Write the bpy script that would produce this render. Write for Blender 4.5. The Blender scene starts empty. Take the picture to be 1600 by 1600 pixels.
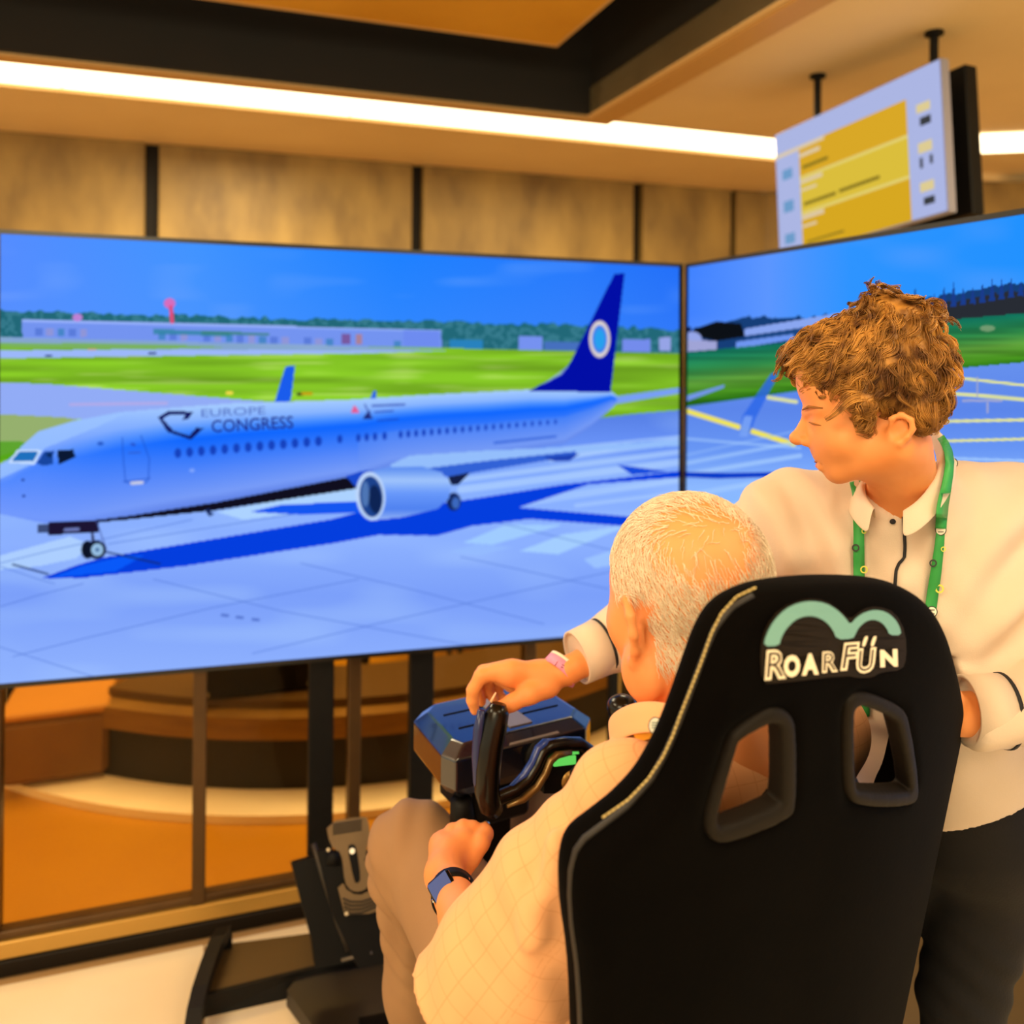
import bpy, math, random
import numpy as np
from mathutils import Vector, Matrix
from mathutils.bvhtree import BVHTree

random.seed(4)
rng = np.random.default_rng(7)
scene = bpy.context.scene
COL = scene.collection

# ------------------------------------------------------------------ camera
F, CX, HY, CAMZ = 1360.0, 800.0, 547.0, 1.55      # focal length (px), principal point, eye height
ROLL = math.radians(0.5)
RV = np.array([math.cos(ROLL), 0.0, math.sin(ROLL)])
UV = np.array([-math.sin(ROLL), 0.0, math.cos(ROLL)])
FV = np.array([0.0, 1.0, 0.0])
CAM = np.array([0.0, 0.0, CAMZ])
cd = bpy.data.cameras.new('camera')
cam = bpy.data.objects.new('camera', cd)
COL.objects.link(cam)
cd.sensor_width = 36.0
cd.lens = 36.0 * F / 1600.0
cd.shift_y = -(800.0 - HY) / 1600.0
cd.clip_start = 0.02
cam.matrix_world = Matrix(((RV[0], UV[0], -FV[0], CAM[0]), (RV[1], UV[1], -FV[1], CAM[1]),
                           (RV[2], UV[2], -FV[2], CAM[2]), (0, 0, 0, 1)))
cd.dof.use_dof = True
cd.dof.focus_distance = 1.12
cd.dof.aperture_fstop = 2.9
scene.camera = cam

# ------------------------------------------------------------------ world, added lights, exposure
scene.view_settings.view_transform = 'Standard'
scene.view_settings.look = 'None'
scene.view_settings.gamma = 1.0
scene.view_settings.use_curve_mapping = False
scene.view_settings.exposure = 0.66
W = bpy.data.worlds.new('hall_ambience')
scene.world = W
W.use_nodes = True
W.node_tree.nodes['Background'].inputs['Color'].default_value = (1.0, 0.81, 0.49, 1)
W.node_tree.nodes['Background'].inputs['Strength'].default_value = 0.78

def area_lamp(name, loc, size, power, color=(1.0, 0.83, 0.52), target=None, size_y=None):
    l = bpy.data.lights.new(name, 'AREA')
    l.energy = power
    l.color = color
    l.shape = 'RECTANGLE'
    l.size = size
    l.size_y = size_y or size
    o = bpy.data.objects.new(name, l)
    o.location = loc
    if target is not None:
        o.rotation_euler = (Vector(target) - Vector(loc)).to_track_quat('-Z', 'Y').to_euler()
    COL.objects.link(o)
    return o

area_lamp('added_ceiling_light', (-0.7, -0.5, 2.58), 1.2, 29, target=(0.1, 0.9, 0.9))  # unseen key light, added above and behind the camera
area_lamp('added_ceiling_light', (0.95, 0.2, 2.58), 0.7, 10, target=(0.5, 1.3, 1.0))  # unseen light added towards the standing man
area_lamp('added_ceiling_light', (-1.7, 1.0, 2.58), 0.8, 18)  # added to brighten the floor on the left
area_lamp('added_lobby_light', (-1.2, 3.3, 2.56), 0.6, 44, size_y=1.8)  # unseen light added to brighten the lobby behind the glass
area_lamp('added_lobby_light', (0.6, 3.9, 2.56), 0.5, 20, size_y=1.2)  # second added lobby light
area_lamp('added_hall_light', (1.9, 1.4, 2.58), 0.6, 18)  # unseen light added over the right of the hall

# ------------------------------------------------------------------ helpers
def lin(c):
    c = np.asarray(c, float) / 255.0
    return np.where(c <= 0.04045, c / 12.92, ((c + 0.055) / 1.055) ** 2.4)

def at(x, y, d):
    """point seen at frame position (x, y), d metres away along the view axis"""
    return CAM + d * ((x - CX) / F * RV + (HY - y) / F * UV + FV)

def ray(x, y):
    return (x - CX) / F * RV + (HY - y) / F * UV + FV

def onz(x, y, z):
    r = ray(x, y)
    return CAM + r * ((z - CAMZ) / r[2])

def onplane(x, y, p0, n):
    r = ray(x, y)
    return CAM + r * (np.dot(np.asarray(p0) - CAM, n) / np.dot(r, n))

def unit(v):
    v = np.asarray(v, float)
    return v / np.linalg.norm(v)

def frame_xy(p):
    """frame position of world points (n,3)"""
    q = np.asarray(p) - CAM
    d = q @ FV
    return CX + F * (q @ RV) / d, HY - F * (q @ UV) / d

ORIGIN = {}

def worg(o):
    return ORIGIN[o.name] if o is not None else np.zeros(3)

def tag(o, label=None, cat=None, group=None, kind=None):
    if label: o['label'] = label
    if cat: o['category'] = cat
    if group: o['group'] = group
    if kind: o['kind'] = kind
    return o

def thing(name, loc, label, cat, group=None, kind=None):
    o = bpy.data.objects.new(name, None)
    o.empty_display_size = 0.05
    COL.objects.link(o)
    o.location = tuple(float(c) for c in loc)
    ORIGIN[o.name] = np.asarray(loc, float)
    return tag(o, label, cat, group, kind)

def mk(name, verts, faces, mat=None, parent=None, smooth=False, origin=None):
    """one mesh object from world-space vertices; quads/tris as array or list of lists"""
    v = np.asarray(verts, dtype=np.float64).reshape(-1, 3)
    if parent is not None:
        org = worg(parent)
    else:
        org = np.asarray(origin, float) if origin is not None else np.array(
            [v[:, 0].mean(), v[:, 1].mean(), v[:, 2].min()])
    vl = v - org
    me = bpy.data.meshes.new(name)
    if isinstance(faces, np.ndarray):
        n, k = faces.shape
        me.vertices.add(len(vl)); me.vertices.foreach_set('co', vl.astype(np.float32).ravel())
        me.loops.add(n * k); me.loops.foreach_set('vertex_index', faces.astype(np.int32).ravel())
        me.polygons.add(n)
        me.polygons.foreach_set('loop_start', np.arange(0, n * k, k, dtype=np.int32))
        me.polygons.foreach_set('loop_total', np.full(n, k, dtype=np.int32))
        me.update(calc_edges=True)
        me.validate()
    else:
        me.from_pydata(vl.tolist(), [], faces)
    if smooth:
        me.polygons.foreach_set('use_smooth', np.ones(len(me.polygons), bool))
    me.update()
    if mat: me.materials.append(mat)
    o = bpy.data.objects.new(name, me)
    COL.objects.link(o)
    if parent is not None:
        o.parent = parent
    else:
        o.location = tuple(org)
    ORIGIN[o.name] = org
    return o

class MB:
    """collects shapes of ONE part"""
    def __init__(s): s.v = []; s.f = []
    def add(s, v, f):
        b = len(s.v)
        s.v += [tuple(map(float, p)) for p in v]
        s.f += [[i + b for i in q] for q in f]
        return s
    def box(s, c, ax, ay, az, bevel=0.0):
        """box centre c with half-axis vectors; optional chamfer"""
        c, ax, ay, az = [np.asarray(q, float) for q in (c, ax, ay, az)]
        if bevel <= 0:
            p = [c + i * ax + j * ay + k * az for i in (-1, 1) for j in (-1, 1) for k in (-1, 1)]
            return s.add(p, [[0, 1, 3, 2], [4, 6, 7, 5], [0, 4, 5, 1], [2, 3, 7, 6], [0, 2, 6, 4], [1, 5, 7, 3]])
        L = [np.linalg.norm(q) for q in (ax, ay, az)]
        e = [q / l for q, l in zip((ax, ay, az), L)]
        b = min(bevel, min(L) * 0.95)
        pts = []; idx = {}
        for i in (-1, 1):
            for j in (-1, 1):
                for k in (-1, 1):
                    sg = (i, j, k)
                    for a in range(3):
                        q = [sg[m] * (L[m] if m == a else L[m] - b) for m in range(3)]
                        idx[(sg, a)] = len(pts)
                        pts.append(c + q[0] * e[0] + q[1] * e[1] + q[2] * e[2])
        fs = []
        for a in range(3):
            o1, o2 = [m for m in range(3) if m != a]
            for d in (-1, 1):
                q = []
                for (p1, p2) in ((-1, -1), (1, -1), (1, 1), (-1, 1)):
                    sg = [0, 0, 0]; sg[a] = d; sg[o1] = p1; sg[o2] = p2
                    q.append(idx[(tuple(sg), a)])
                fs.append(q)
        for a in range(3):
            o1, o2 = [m for m in range(3) if m != a]
            for p1 in (-1, 1):
                for p2 in (-1, 1):
                    q = []
                    for d, w in ((-1, o1), (1, o1), (1, o2), (-1, o2)):
                        sg = [0, 0, 0]; sg[a] = d; sg[o1] = p1; sg[o2] = p2
                        q.append(idx[(tuple(sg), w)])
                    fs.append(q)
        for i in (-1, 1):
            for j in (-1, 1):
                for k in (-1, 1):
                    fs.append([idx[((i, j, k), a)] for a in range(3)])
        return s.add(pts, fs)
    def prism(s, poly, off):
        """closed planar polygon (3-D points) extruded by vector off"""
        p = [np.asarray(q, float) for q in poly]; n = len(p)
        off = np.asarray(off, float)
        fs = [list(range(n)), list(range(2 * n - 1, n - 1, -1))]
        fs += [[i, n + i, n + (i + 1) % n, (i + 1) % n] for i in range(n)]
        return s.add(p + [q + off for q in p], fs)
    def tube(s, pts, r, n=8, cap=True, flat=None):
        """tube through pts, radius r (number or list); flat=(vector, factor) squashes"""
        P = [np.asarray(q, float) for q in pts]
        R = [r] * len(P) if np.isscalar(r) else list(r)
        rings = []
        up = None
        for i, q in enumerate(P):
            t = unit(P[min(i + 1, len(P) - 1)] - P[max(i - 1, 0)])
            if up is None:
                up = np.array([0, 0, 1.0]) if abs(t[2]) < 0.9 else np.array([1.0, 0, 0])
            a = unit(np.cross(t, up)); b = np.cross(a, t); up = b
            ring = []
            for k in range(n):
                w = 2 * math.pi * k / n
                ring.append(q + R[i] * (math.cos(w) * a + math.sin(w) * b))
            rings.append(ring)
        v = [q for g in rings for q in g]
        f = [[i * n + k, i * n + (k + 1) % n, (i + 1) * n + (k + 1) % n, (i + 1) * n + k]
             for i in range(len(P) - 1) for k in range(n)]
        if cap:
            f += [list(range(n - 1, -1, -1)), [(len(P) - 1) * n + k for k in range(n)]]
        return s.add(v, f)
    def cyl(s, a, b, r, n=16): return s.tube([a, b], r, n)
    def ball(s, c, r, n=12, m=8):
        c = np.asarray(c, float); v = []; f = []
        rr = np.full(3, r) if np.isscalar(r) else np.asarray(r)
        for i in range(m + 1):
            th = math.pi * i / m
            for k in range(n):
                ph = 2 * math.pi * k / n
                v.append(c + rr * np.array([math.sin(th) * math.cos(ph), math.sin(th) * math.sin(ph), math.cos(th)]))
        for i in range(m):
            for k in range(n):
                f.append([i * n + k, (i + 1) * n + k, (i + 1) * n + (k + 1) % n, i * n + (k + 1) % n])
        return s.add(v, f)
    def ribbon(s, left, right):
        n = len(left)
        return s.add(list(left) + list(right), [[i, i + 1, n + i + 1, n + i] for i in range(n - 1)])
    def build(s, name, mat, parent=None, smooth=False, origin=None):
        return mk(name, s.v, s.f, mat, parent, smooth, origin)

# ------------------------------------------------------------------ materials
MATS = {}
def mat(name, rgb, rough=0.5, metal=0.0, rgb2=None, nscale=6.0, bump=0.0, bscale=60.0, spec=0.5,
        sheen=0.0, stretch=None, sss=0.0, coat=0.0, emit=0.0, detail=4.0, contrast=(0.3, 0.7)):
    if name in MATS: return MATS[name]
    m = bpy.data.materials.new(name); m.use_nodes = True
    nt = m.node_tree; N = nt.nodes; L = nt.links
    b = N['Principled BSDF']
    c1 = tuple(lin(rgb)) + (1,)
    b.inputs['Base Color'].default_value = c1
    b.inputs['Roughness'].default_value = rough
    b.inputs['Metallic'].default_value = metal
    b.inputs['Specular IOR Level'].default_value = spec
    if sheen:
        b.inputs['Sheen Weight'].default_value = sheen
        b.inputs['Sheen Roughness'].default_value = 0.4
    if sss:
        b.inputs['Subsurface Weight'].default_value = sss
        b.inputs['Subsurface Radius'].default_value = (0.012, 0.005, 0.002)
        b.inputs['Subsurface Scale'].default_value = 0.4
    if coat: b.inputs['Coat Weight'].default_value = coat
    if emit:
        b.inputs['Emission Color'].default_value = c1
        b.inputs['Emission Strength'].default_value = emit
    tc = N.new('ShaderNodeTexCoord')
    mp = N.new('ShaderNodeMapping')
    L.new(tc.outputs['Object'], mp.inputs['Vector'])
    if stretch: mp.inputs['Scale'].default_value = stretch
    if rgb2 is not None:
        nz = N.new('ShaderNodeTexNoise'); nz.inputs['Scale'].default_value = nscale
        nz.inputs['Detail'].default_value = detail
        L.new(mp.outputs['Vector'], nz.inputs['Vector'])
        rp = N.new('ShaderNodeValToRGB')
        rp.color_ramp.elements[0].position = contrast[0]; rp.color_ramp.elements[1].position = contrast[1]
        rp.color_ramp.elements[0].color = c1
        rp.color_ramp.elements[1].color = tuple(lin(rgb2)) + (1,)
        L.new(nz.outputs['Fac'], rp.inputs['Fac'])
        L.new(rp.outputs['Color'], b.inputs['Base Color'])
    if bump:
        bz = N.new('ShaderNodeTexNoise'); bz.inputs['Scale'].default_value = bscale
        bz.inputs['Detail'].default_value = 3.0
        L.new(mp.outputs['Vector'], bz.inputs['Vector'])
        bp = N.new('ShaderNodeBump'); bp.inputs['Strength'].default_value = bump
        bp.inputs['Distance'].default_value = 0.01
        L.new(bz.outputs['Fac'], bp.inputs['Height'])
        L.new(bp.outputs['Normal'], b.inputs['Normal'])
    MATS[name] = m
    return m

def emit_mat(name, rgb, strength, attr=None):
    if name in MATS: return MATS[name]
    m = bpy.data.materials.new(name); m.use_nodes = True
    nt = m.node_tree; N = nt.nodes; L = nt.links
    N.remove(N['Principled BSDF'])
    e = N.new('ShaderNodeEmission')
    e.inputs['Strength'].default_value = strength
    if attr:
        a = N.new('ShaderNodeAttribute'); a.attribute_name = attr
        L.new(a.outputs['Color'], e.inputs['Color'])
    else:
        e.inputs['Color'].default_value = tuple(lin(rgb)) + (1,)
    L.new(e.outputs['Emission'], N['Material Output'].inputs['Surface'])
    MATS[name] = m
    return m

def glass_mat(name, tint, gloss=0.08):
    m = bpy.data.materials.new(name); m.use_nodes = True
    nt = m.node_tree; N = nt.nodes; L = nt.links
    N.remove(N['Principled BSDF'])
    t = N.new('ShaderNodeBsdfTransparent'); t.inputs['Color'].default_value = tuple(lin(tint)) + (1,)
    g = N.new('ShaderNodeBsdfGlossy'); g.inputs['Roughness'].default_value = 0.02
    lw = N.new('ShaderNodeFresnel'); lw.inputs['IOR'].default_value = 1.16
    mx = N.new('ShaderNodeMixShader')
    L.new(lw.outputs['Fac'], mx.inputs['Fac'])
    L.new(t.outputs['BSDF'], mx.inputs[1]); L.new(g.outputs['BSDF'], mx.inputs[2])
    L.new(mx.outputs['Shader'], N['Material Output'].inputs['Surface'])
    return m

EXPO = 2.0 ** scene.view_settings.exposure     # display emitters are divided by this
BLACK = mat('black_plastic', (8, 7, 7), 0.55, spec=0.2)
BLACKMETAL = mat('black_powder_coat', (10, 9, 8), 0.55, rgb2=(15, 13, 11), nscale=30, spec=0.25)
GLOSSBLACK = mat('gloss_black_plastic', (5, 5, 6), 0.24, spec=0.35)
# ================================================================== THE SETTING
HC = 2.62                                    # ceiling height
EW = unit([2.818, 1.0, 0]); EN = np.array([EW[1], -EW[0], 0])   # along the back wall / out of it
Z3 = np.array([0, 0, 1.0])

CREAM = mat('ceiling_cream', (238, 212, 160), 0.6, rgb2=(230, 202, 148), nscale=1.5)
CREAM2 = mat('ceiling_margin_tan', (208, 172, 118), 0.6, rgb2=(196, 160, 106), nscale=2)
DARKVOID = mat('ceiling_void_black', (22, 15, 8), 0.8, rgb2=(14, 10, 6), nscale=3)
RAFT = mat('ceiling_raft_ochre', (222, 166, 50), 0.5, rgb2=(204, 146, 34), nscale=2)
TRAV = mat('travertine_panel', (160, 130, 66), 0.55, rgb2=(108, 82, 36), nscale=3.2, stretch=(1.6, 1.6, 0.7),
           bump=0.15, bscale=30, detail=7, contrast=(0.32, 0.72))
TILE = mat('polished_floor_tile', (250, 236, 208), 0.28, rgb2=(242, 224, 190), nscale=2.5)
GROUT = mat('floor_grout', (176, 140, 92), 0.8)
LOBBY = mat('lobby_floor_ochre', (196, 142, 18), 0.4, rgb2=(180, 124, 8), nscale=1.2)
ALU = mat('bronze_anodised_frame', (92, 66, 34), 0.4, metal=0.5, rgb2=(80, 56, 28), nscale=8)
ALUL = mat('brass_sill', (190, 148, 70), 0.35, metal=0.4)
JOINT = mat('dark_joint_profile', (22, 15, 8), 0.6, spec=.2)
TRIMM = mat('ceiling_edge_trim', (200, 156, 92), 0.5)

def wn(w, n, z, o):
    return np.asarray(o) + EW * w + EN * n + Z3 * (z - o[2])

# ---- ceiling: L-shaped slab around the dark opening
C0 = onz(918, 181, HC)
strip_far = -np.dot(onz(0, 203, HC) - C0, EN)           # distance opening edge -> wall line
TH = 0.12
mb = MB()
def slab(w0, w1, n0, n1, z0, z1, o=C0):
    c = wn((w0 + w1) / 2, (n0 + n1) / 2, (z0 + z1) / 2, o)
    return c, EW * abs(w1 - w0) / 2, EN * abs(n1 - n0) / 2, Z3 * abs(z1 - z0) / 2
nA = np.dot(onz(0, 87, HC) - C0, EN); nB = np.dot(onz(0, 133, HC) - C0, EN)     # the light strip
nS0, nS1 = min(nA, nB), max(nA, nB)
WR = 1.15                                                # where the straight run ends
mb.box(*slab(-7, 5.5, nS1, 0.0, HC, HC + TH))            # margin between opening and strip
mb.box(*slab(-7, 5.5, -strip_far - 1.6, nS0, HC, HC + TH))
mb.box(*slab(0.0, 5.5, 0.0, 6.5, HC, HC + TH))
mb.box(*slab(-7, 5.5, nS0, nS1, HC + 0.045, HC + TH))    # back of the strip slot
ceil = mb.build('ceiling', CREAM); tag(ceil, kind='structure')
# dark reveal of the opening
mb = MB()
mb.box(*slab(-7, 0.02, 0.0, 0.03, HC + 0.002, HC + 0.7))
mb.box(*slab(0.0, 0.03, 0.0, 6.5, HC + 0.002, HC + 0.7))
mb.box(*slab(-7, 0.03, 0.0, 6.5, HC + 0.7, HC + 0.74))
mb.build('opening_reveal', DARKVOID, ceil)
mb = MB()
mb.box(*slab(0.03, 0.14, 0.0, 6.5, HC - 0.012, HC - 0.001))
mb.box(*slab(-7, 0.14, -0.08, 0.0, HC - 0.012, HC - 0.001))
mb.build('opening_trim', TRIMM, ceil)
# ochre raft inside the opening
ZR = HC + 0.16
R0 = onz(868, 71, ZR)
mb = MB(); mb.box(*slab(-6.5, 0, 0, 5.5, ZR, ZR + 0.06, R0)); mb.build('ceiling_raft', RAFT, ceil)
mb = MB(); mb.box(*slab(-6.5, 0.012, -0.012, 0.0, ZR - 0.002, ZR + 0.1, R0))
mb.box(*slab(0, 0.012, 0, 5.5, ZR - 0.002, ZR + 0.1, R0)); mb.build('raft_edge', CREAM2, ceil)

# ---- linear luminaire along the wall
lum = thing('linear_light', C0 + EN * nS0, 'long warm white light strip recessed in the ceiling along the stone wall', 'light')
tube = emit_mat('strip_light_glow', (255, 226, 176), 5.0 / EXPO)
wE = np.dot(onz(1236, 246, HC) - C0, EW)
k = 0; w1 = wE
while w1 > -6.6:
    mb = MB(); mb.box(*slab(w1 - 1.19, w1, nS0 + 0.006, nS1 - 0.006, HC + 0.012, HC + 0.03)); mb.build('diffuser', tube, lum); w1 -= 1.2
mb = MB(); mb.box(*slab(-6.6, wE, nS0 + 0.001, nS0 + 0.005, HC - 0.004, HC + 0.04))
mb.box(*slab(-6.6, wE, nS1 - 0.005, nS1 - 0.001, HC - 0.004, HC + 0.04)); mb.build('housing', CREAM2, lum)
# the run turns behind the sign and goes on to the right
lw2 = (nS1 - nS0) / 2 - 0.02
run = [wn(wE, (nS0 + nS1) / 2, HC, C0), onz(1440, 226, HC), onz(1520, 223, HC), onz(1600, 220, HC)]
run.append(run[3] + (run[3] - run[2]) * 3)
for a_, b_ in zip(run[:-1], run[1:]):
    t_ = unit(b_ - a_); n_ = np.array([t_[1], -t_[0], 0])
    mb = MB(); mb.box((a_ + b_) / 2 - Z3 * 0.008, t_ * np.linalg.norm(b_ - a_) / 2, n_ * lw2, Z3 * 0.006); mb.build('diffuser', tube, lum)

# ---- back wall of stone panels with dark joints
wall = None
OW = C0 - EN * strip_far                      # a point on the wall line (ceiling height)
def wall_w(x, y):                              # where along the wall a ray meets it
    return np.dot(onplane(x, y, OW, EN) - OW, EW)
js = [wall_w(237, 300), wall_w(653, 330), wall_w(998, 360)]
step = js[1] - js[0]
joints = [js[0] - 2 * step, js[0] - step, js[0], js[1], js[2], wall_w(1150, 360)]
mb = MB()
c = wn((joints[0] + joints[-1]) / 2, -0.10, HC / 2, OW)
mb.box(c, EW * (joints[-1] - joints[0]) / 2, EN * 0.04, Z3 * HC / 2)
wall = mb.build('wall_back', JOINT); tag(wall, kind='structure')
for a, b in zip(joints[:-1], joints[1:]):
    mb = MB(); g = 0.034
    mb.box(wn((a + b) / 2, -0.035, (HC + 0.03) / 2, OW), EW * ((b - a) / 2 - g), EN * 0.03, Z3 * ((HC - 0.03) / 2), 0.004)
    mb.build('stone_panel', TRAV, wall)
# the wall turns towards the viewer behind the hanging sign
pe = wn(joints[-1], 0, HC, OW)
DR = unit(onz(1600, 281, HC) - onz(1520, 285, HC)); DR[2] = 0; DR = unit(DR)
PR = onz(1520, 285, HC)
NR = np.array([DR[1], -DR[0], 0])
wallr = None
mb = MB(); q = pe + (0, 0, 0)
segs = [pe, pe + EW * 0.22 + EN * 0.02, (pe + EW * 0.4 + EN * 0.06 + PR) / 2, PR, PR + DR * 1.2, PR + DR * 2.4, PR + DR * 3.6]
mb = MB()
for a, b in zip(segs[:-1], segs[1:]):
    t = unit((b - a) * np.array([1, 1, 0])); n = np.array([t[1], -t[0], 0]); l = np.linalg.norm(b - a) / 2
    m_ = (a + b) / 2; m_[2] = HC / 2
    mb.box(m_ - n * 0.08, t * l, n * 0.03, Z3 * HC / 2)
wallr = mb.build('wall_right', JOINT); tag(wallr, kind='structure')
for a, b in zip(segs[:-1], segs[1:]):
    t = unit((b - a) * np.array([1, 1, 0])); n = np.array([t[1], -t[0], 0]); l = np.linalg.norm(b - a) / 2
    m_ = (a + b) / 2; m_[2] = HC / 2
    mb = MB(); mb.box(m_ - n * 0.025, t * (l - 0.001), n * 0.025, Z3 * (HC / 2 - 0.01)); mb.build('stone_panel', TRAV, wallr)

# ---- floors
G0 = onz(0, 1516, 0.0); G1 = onz(474, 1423, 0.0)
GW = unit(G1 - G0); GN = np.array([GW[1], -GW[0], 0])     # glass line direction / towards the viewer
fl = MB(); c = G0 + GN * 2.4 + GW * 1.6
fl.box(c + Z3 * -0.03, GW * 5.0, GN * 2.42, Z3 * 0.026)
floor = fl.build('floor', GROUT); tag(floor, kind='structure')
TS = 0.9
tile_me = None
for i in range(-4, 8):
    for j in range(0, 6):
        w = -0.42 + i * TS; n = 0.06 + j * TS
        if not (-3.3 < w < 6.0 and n + TS < 4.9): continue
        cc = G0 + GW * (w + TS / 2) + GN * (n + TS / 2) - Z3 * 0.002
        if tile_me is None:
            mb = MB(); mb.box(cc, GW * (TS / 2 - 0.0025), GN * (TS / 2 - 0.0025), Z3 * 0.004, 0.0012)
            o = mb.build('floor_tile', TILE, floor); tile_me = (o, cc)
        else:
            o = tile_me[0].copy(); COL.objects.link(o); o.parent = floor
            o.location = tuple(cc - tile_me[1])
fl = MB(); c = G0 - GN * 2.9 + GW * 1.6
fl.box(c - Z3 * 0.03, GW * 6.0, GN * 2.9, Z3 * 0.03)
f2 = fl.build('floor_lobby', LOBBY); tag(f2, kind='structure')

# ---- glass partition
GLASS = glass_mat('clear_partition_glass', (238, 222, 190))
gp = thing('glass_partition', G0 + GW * 1.2, 'floor standing glass partition with bronze mullions behind the big screen', 'partition')
gtop = 1.02
def gw(x, y=1300):
    return np.dot(onplane(x, y, G0, GN) - G0, GW)
ms = [gw(-9), gw(311), gw(551)]
ms = [ms[0] - 0.62] + ms + [ms[2] + 0.52, ms[2] + 1.04]
mb = MB(); a, b = ms[0], ms[-1]
mb.box(G0 + GW * (a + b) / 2 + Z3 * 0.02, GW * (b - a) / 2, GN * 0.035, Z3 * 0.02, 0.004); mb.build('base_channel', JOINT, gp)
mb = MB(); mb.box(G0 + GW * (a + b) / 2 + Z3 * 0.063, GW * (b - a) / 2, GN * 0.03, Z3 * 0.021, 0.003); mb.build('bottom_rail', ALUL, gp)
mb = MB(); mb.box(G0 + GW * (a + b) / 2 + Z3 * 0.095, GW * (b - a) / 2, GN * 0.02, Z3 * 0.009, 0.002); mb.build('glazing_bead', ALU, gp)
mb = MB(); mb.box(G0 + GW * (a + b) / 2 + Z3 * (gtop + 0.02), GW * (b - a) / 2, GN * 0.03, Z3 * 0.02, 0.004); mb.build('top_rail', ALU, gp)
for w in ms:
    mb = MB(); mb.box(G0 + GW * w + Z3 * (0.085 + gtop) / 2, GW * 0.017, GN * 0.026, Z3 * (gtop - 0.085) / 2, 0.003)
    mb.build('mullion', ALU, gp)
for a, b in zip(ms[:-1], ms[1:]):
    mb = MB(); mb.box(G0 + GW * (a + b) / 2 + Z3 * (0.1 + gtop) / 2, GW * ((b - a) / 2 - 0.017), GN * 0.004, Z3 * (gtop - 0.1) / 2)
    mb.build('glass_pane', GLASS, gp)

# ---- lobby furniture seen through the glass
PLINTH = mat('white_stone_plinth', (255, 246, 226), 0.5, rgb2=(250, 238, 214), nscale=4)
WOOD = mat('oak_veneer', (138, 102, 36), 0.5, rgb2=(116, 82, 22), nscale=5, stretch=(1, 1, 9))
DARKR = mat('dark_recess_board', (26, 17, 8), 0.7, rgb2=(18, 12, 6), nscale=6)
BC = np.array([-0.86, 4.78, 0.0]); RB = 1.93
def arc(mb, r0, r1, z0, z1, a0=205, a1=335, n=44):
    v = []; f = []
    for i in range(n + 1):
        t = math.radians(a0 + (a1 - a0) * i / n)
        e = np.array([math.cos(t), math.sin(t), 0])
        for r, z in ((r0, z0), (r1, z0), (r1, z1), (r0, z1)):
            v.append(BC + e * r + Z3 * z)
    for i in range(n):
        for k in range(4):
            f.append([i * 4 + k, i * 4 + (k + 1) % 4, (i + 1) * 4 + (k + 1) % 4, (i + 1) * 4 + k])
    f += [[0, 3, 2, 1], [n * 4, n * 4 + 1, n * 4 + 2, n * 4 + 3]]
    return mb.add(v, f)
bench = thing('curved_bench', BC + np.array([0, -RB, 0]), 'long curved lobby bench with white plinth and oak top behind the glass', 'bench')
arc(MB(), 1.42, RB + .02, 0.0, 0.028).build('plinth', PLINTH, bench, smooth=False)
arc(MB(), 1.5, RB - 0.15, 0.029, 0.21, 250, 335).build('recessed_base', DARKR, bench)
arc(MB(), 1.4, RB - 0.12, 0.21, 0.285, 250, 335).build('seat_edge', WOOD, bench)
arc(MB(), 1.4, RB - 0.2, 0.286, 0.315, 250, 335).build('seat_top', mat('oak_veneer_dark', (92, 66, 22), 0.5), bench)
# brown upholstered block on the low plinth, left part of the curve
BRN = mat('brown_upholstery', (132, 96, 42), 0.75, rgb2=(116, 82, 32), nscale=6)
pf = thing('lounge_ottoman', np.array([at(95, 1195, 3.12)[0], at(95, 1195, 3.12)[1], 0.042]), 'brown upholstered lounge block standing on the plinth left of the bench', 'ottoman')
p0 = at(95, 1172, 3.15); p0[2] = 0.153
mb = MB(); mb.box(p0, EW * 0.17, EN * 0.15, Z3 * 0.11, 0.02); mb.build('upholstered_body', BRN, pf)
mb = MB(); mb.box(p0 + Z3 * 0.125, EW * 0.172, EN * 0.152, Z3 * 0.014, 0.008); mb.build('top_pad', mat('tan_upholstery', (196, 138, 50), 0.7), pf)
# round dark side table at the far left
tp = at(22, 1100, 3.35)
st = thing('round_side_table', (tp[0], tp[1], 0.0), 'small round dark side table far left behind the glass', 'table')
mb = MB(); mb.cyl((tp[0], tp[1], 0.0), (tp[0], tp[1], 0.1), 0.12, 24); mb.build('base', BLACK, st)
mb = MB(); mb.cyl((tp[0], tp[1], 0.014), (tp[0], tp[1], 0.36), 0.03, 12); mb.build('stem', BLACK, st)
mb = MB(); mb.cyl((tp[0], tp[1], 0.36), (tp[0], tp[1], 0.385), 0.17, 28); mb.build('table_top', mat('walnut_top', (96, 62, 26), 0.4), st)
# black equipment case on the bench top
e0 = at(402, 1073, 3.2); e0[2] = 0.0
ec = thing('equipment_case', (e0[0], e0[1], 0.317), 'black flight case standing on the bench behind the glass', 'case')
def casebox(dx, dz, hx, hz, hy=0.12):
    return (e0 + np.array([0, 0, dz]) + EW * dx, EW * hx, EN * hy, Z3 * hz)
mb = MB(); mb.box(*casebox(0, 0.317 + 0.2, 0.19, 0.198), 0.008); mb.build('case_body', BLACK, ec)
for sx in (-1, 1):
    for z in (0.34, 0.66):
        mb = MB(); mb.ball(e0 + EW * 0.178 * sx + EN * 0.122 + Z3 * z, 0.012, 8, 6)
        mb.build('corner_fitting', mat('brushed_steel', (190, 176, 150), 0.35, metal=0.9), ec)
mb = MB(); mb.tube([e0 + EW * s_ * 0.05 + EN * 0.125 + Z3 * z for s_, z in ((-1, .6), (-1, .63), (1, .63), (1, .6))], 0.007, 6)
mb.build('handle', BLACK, ec)
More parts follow.
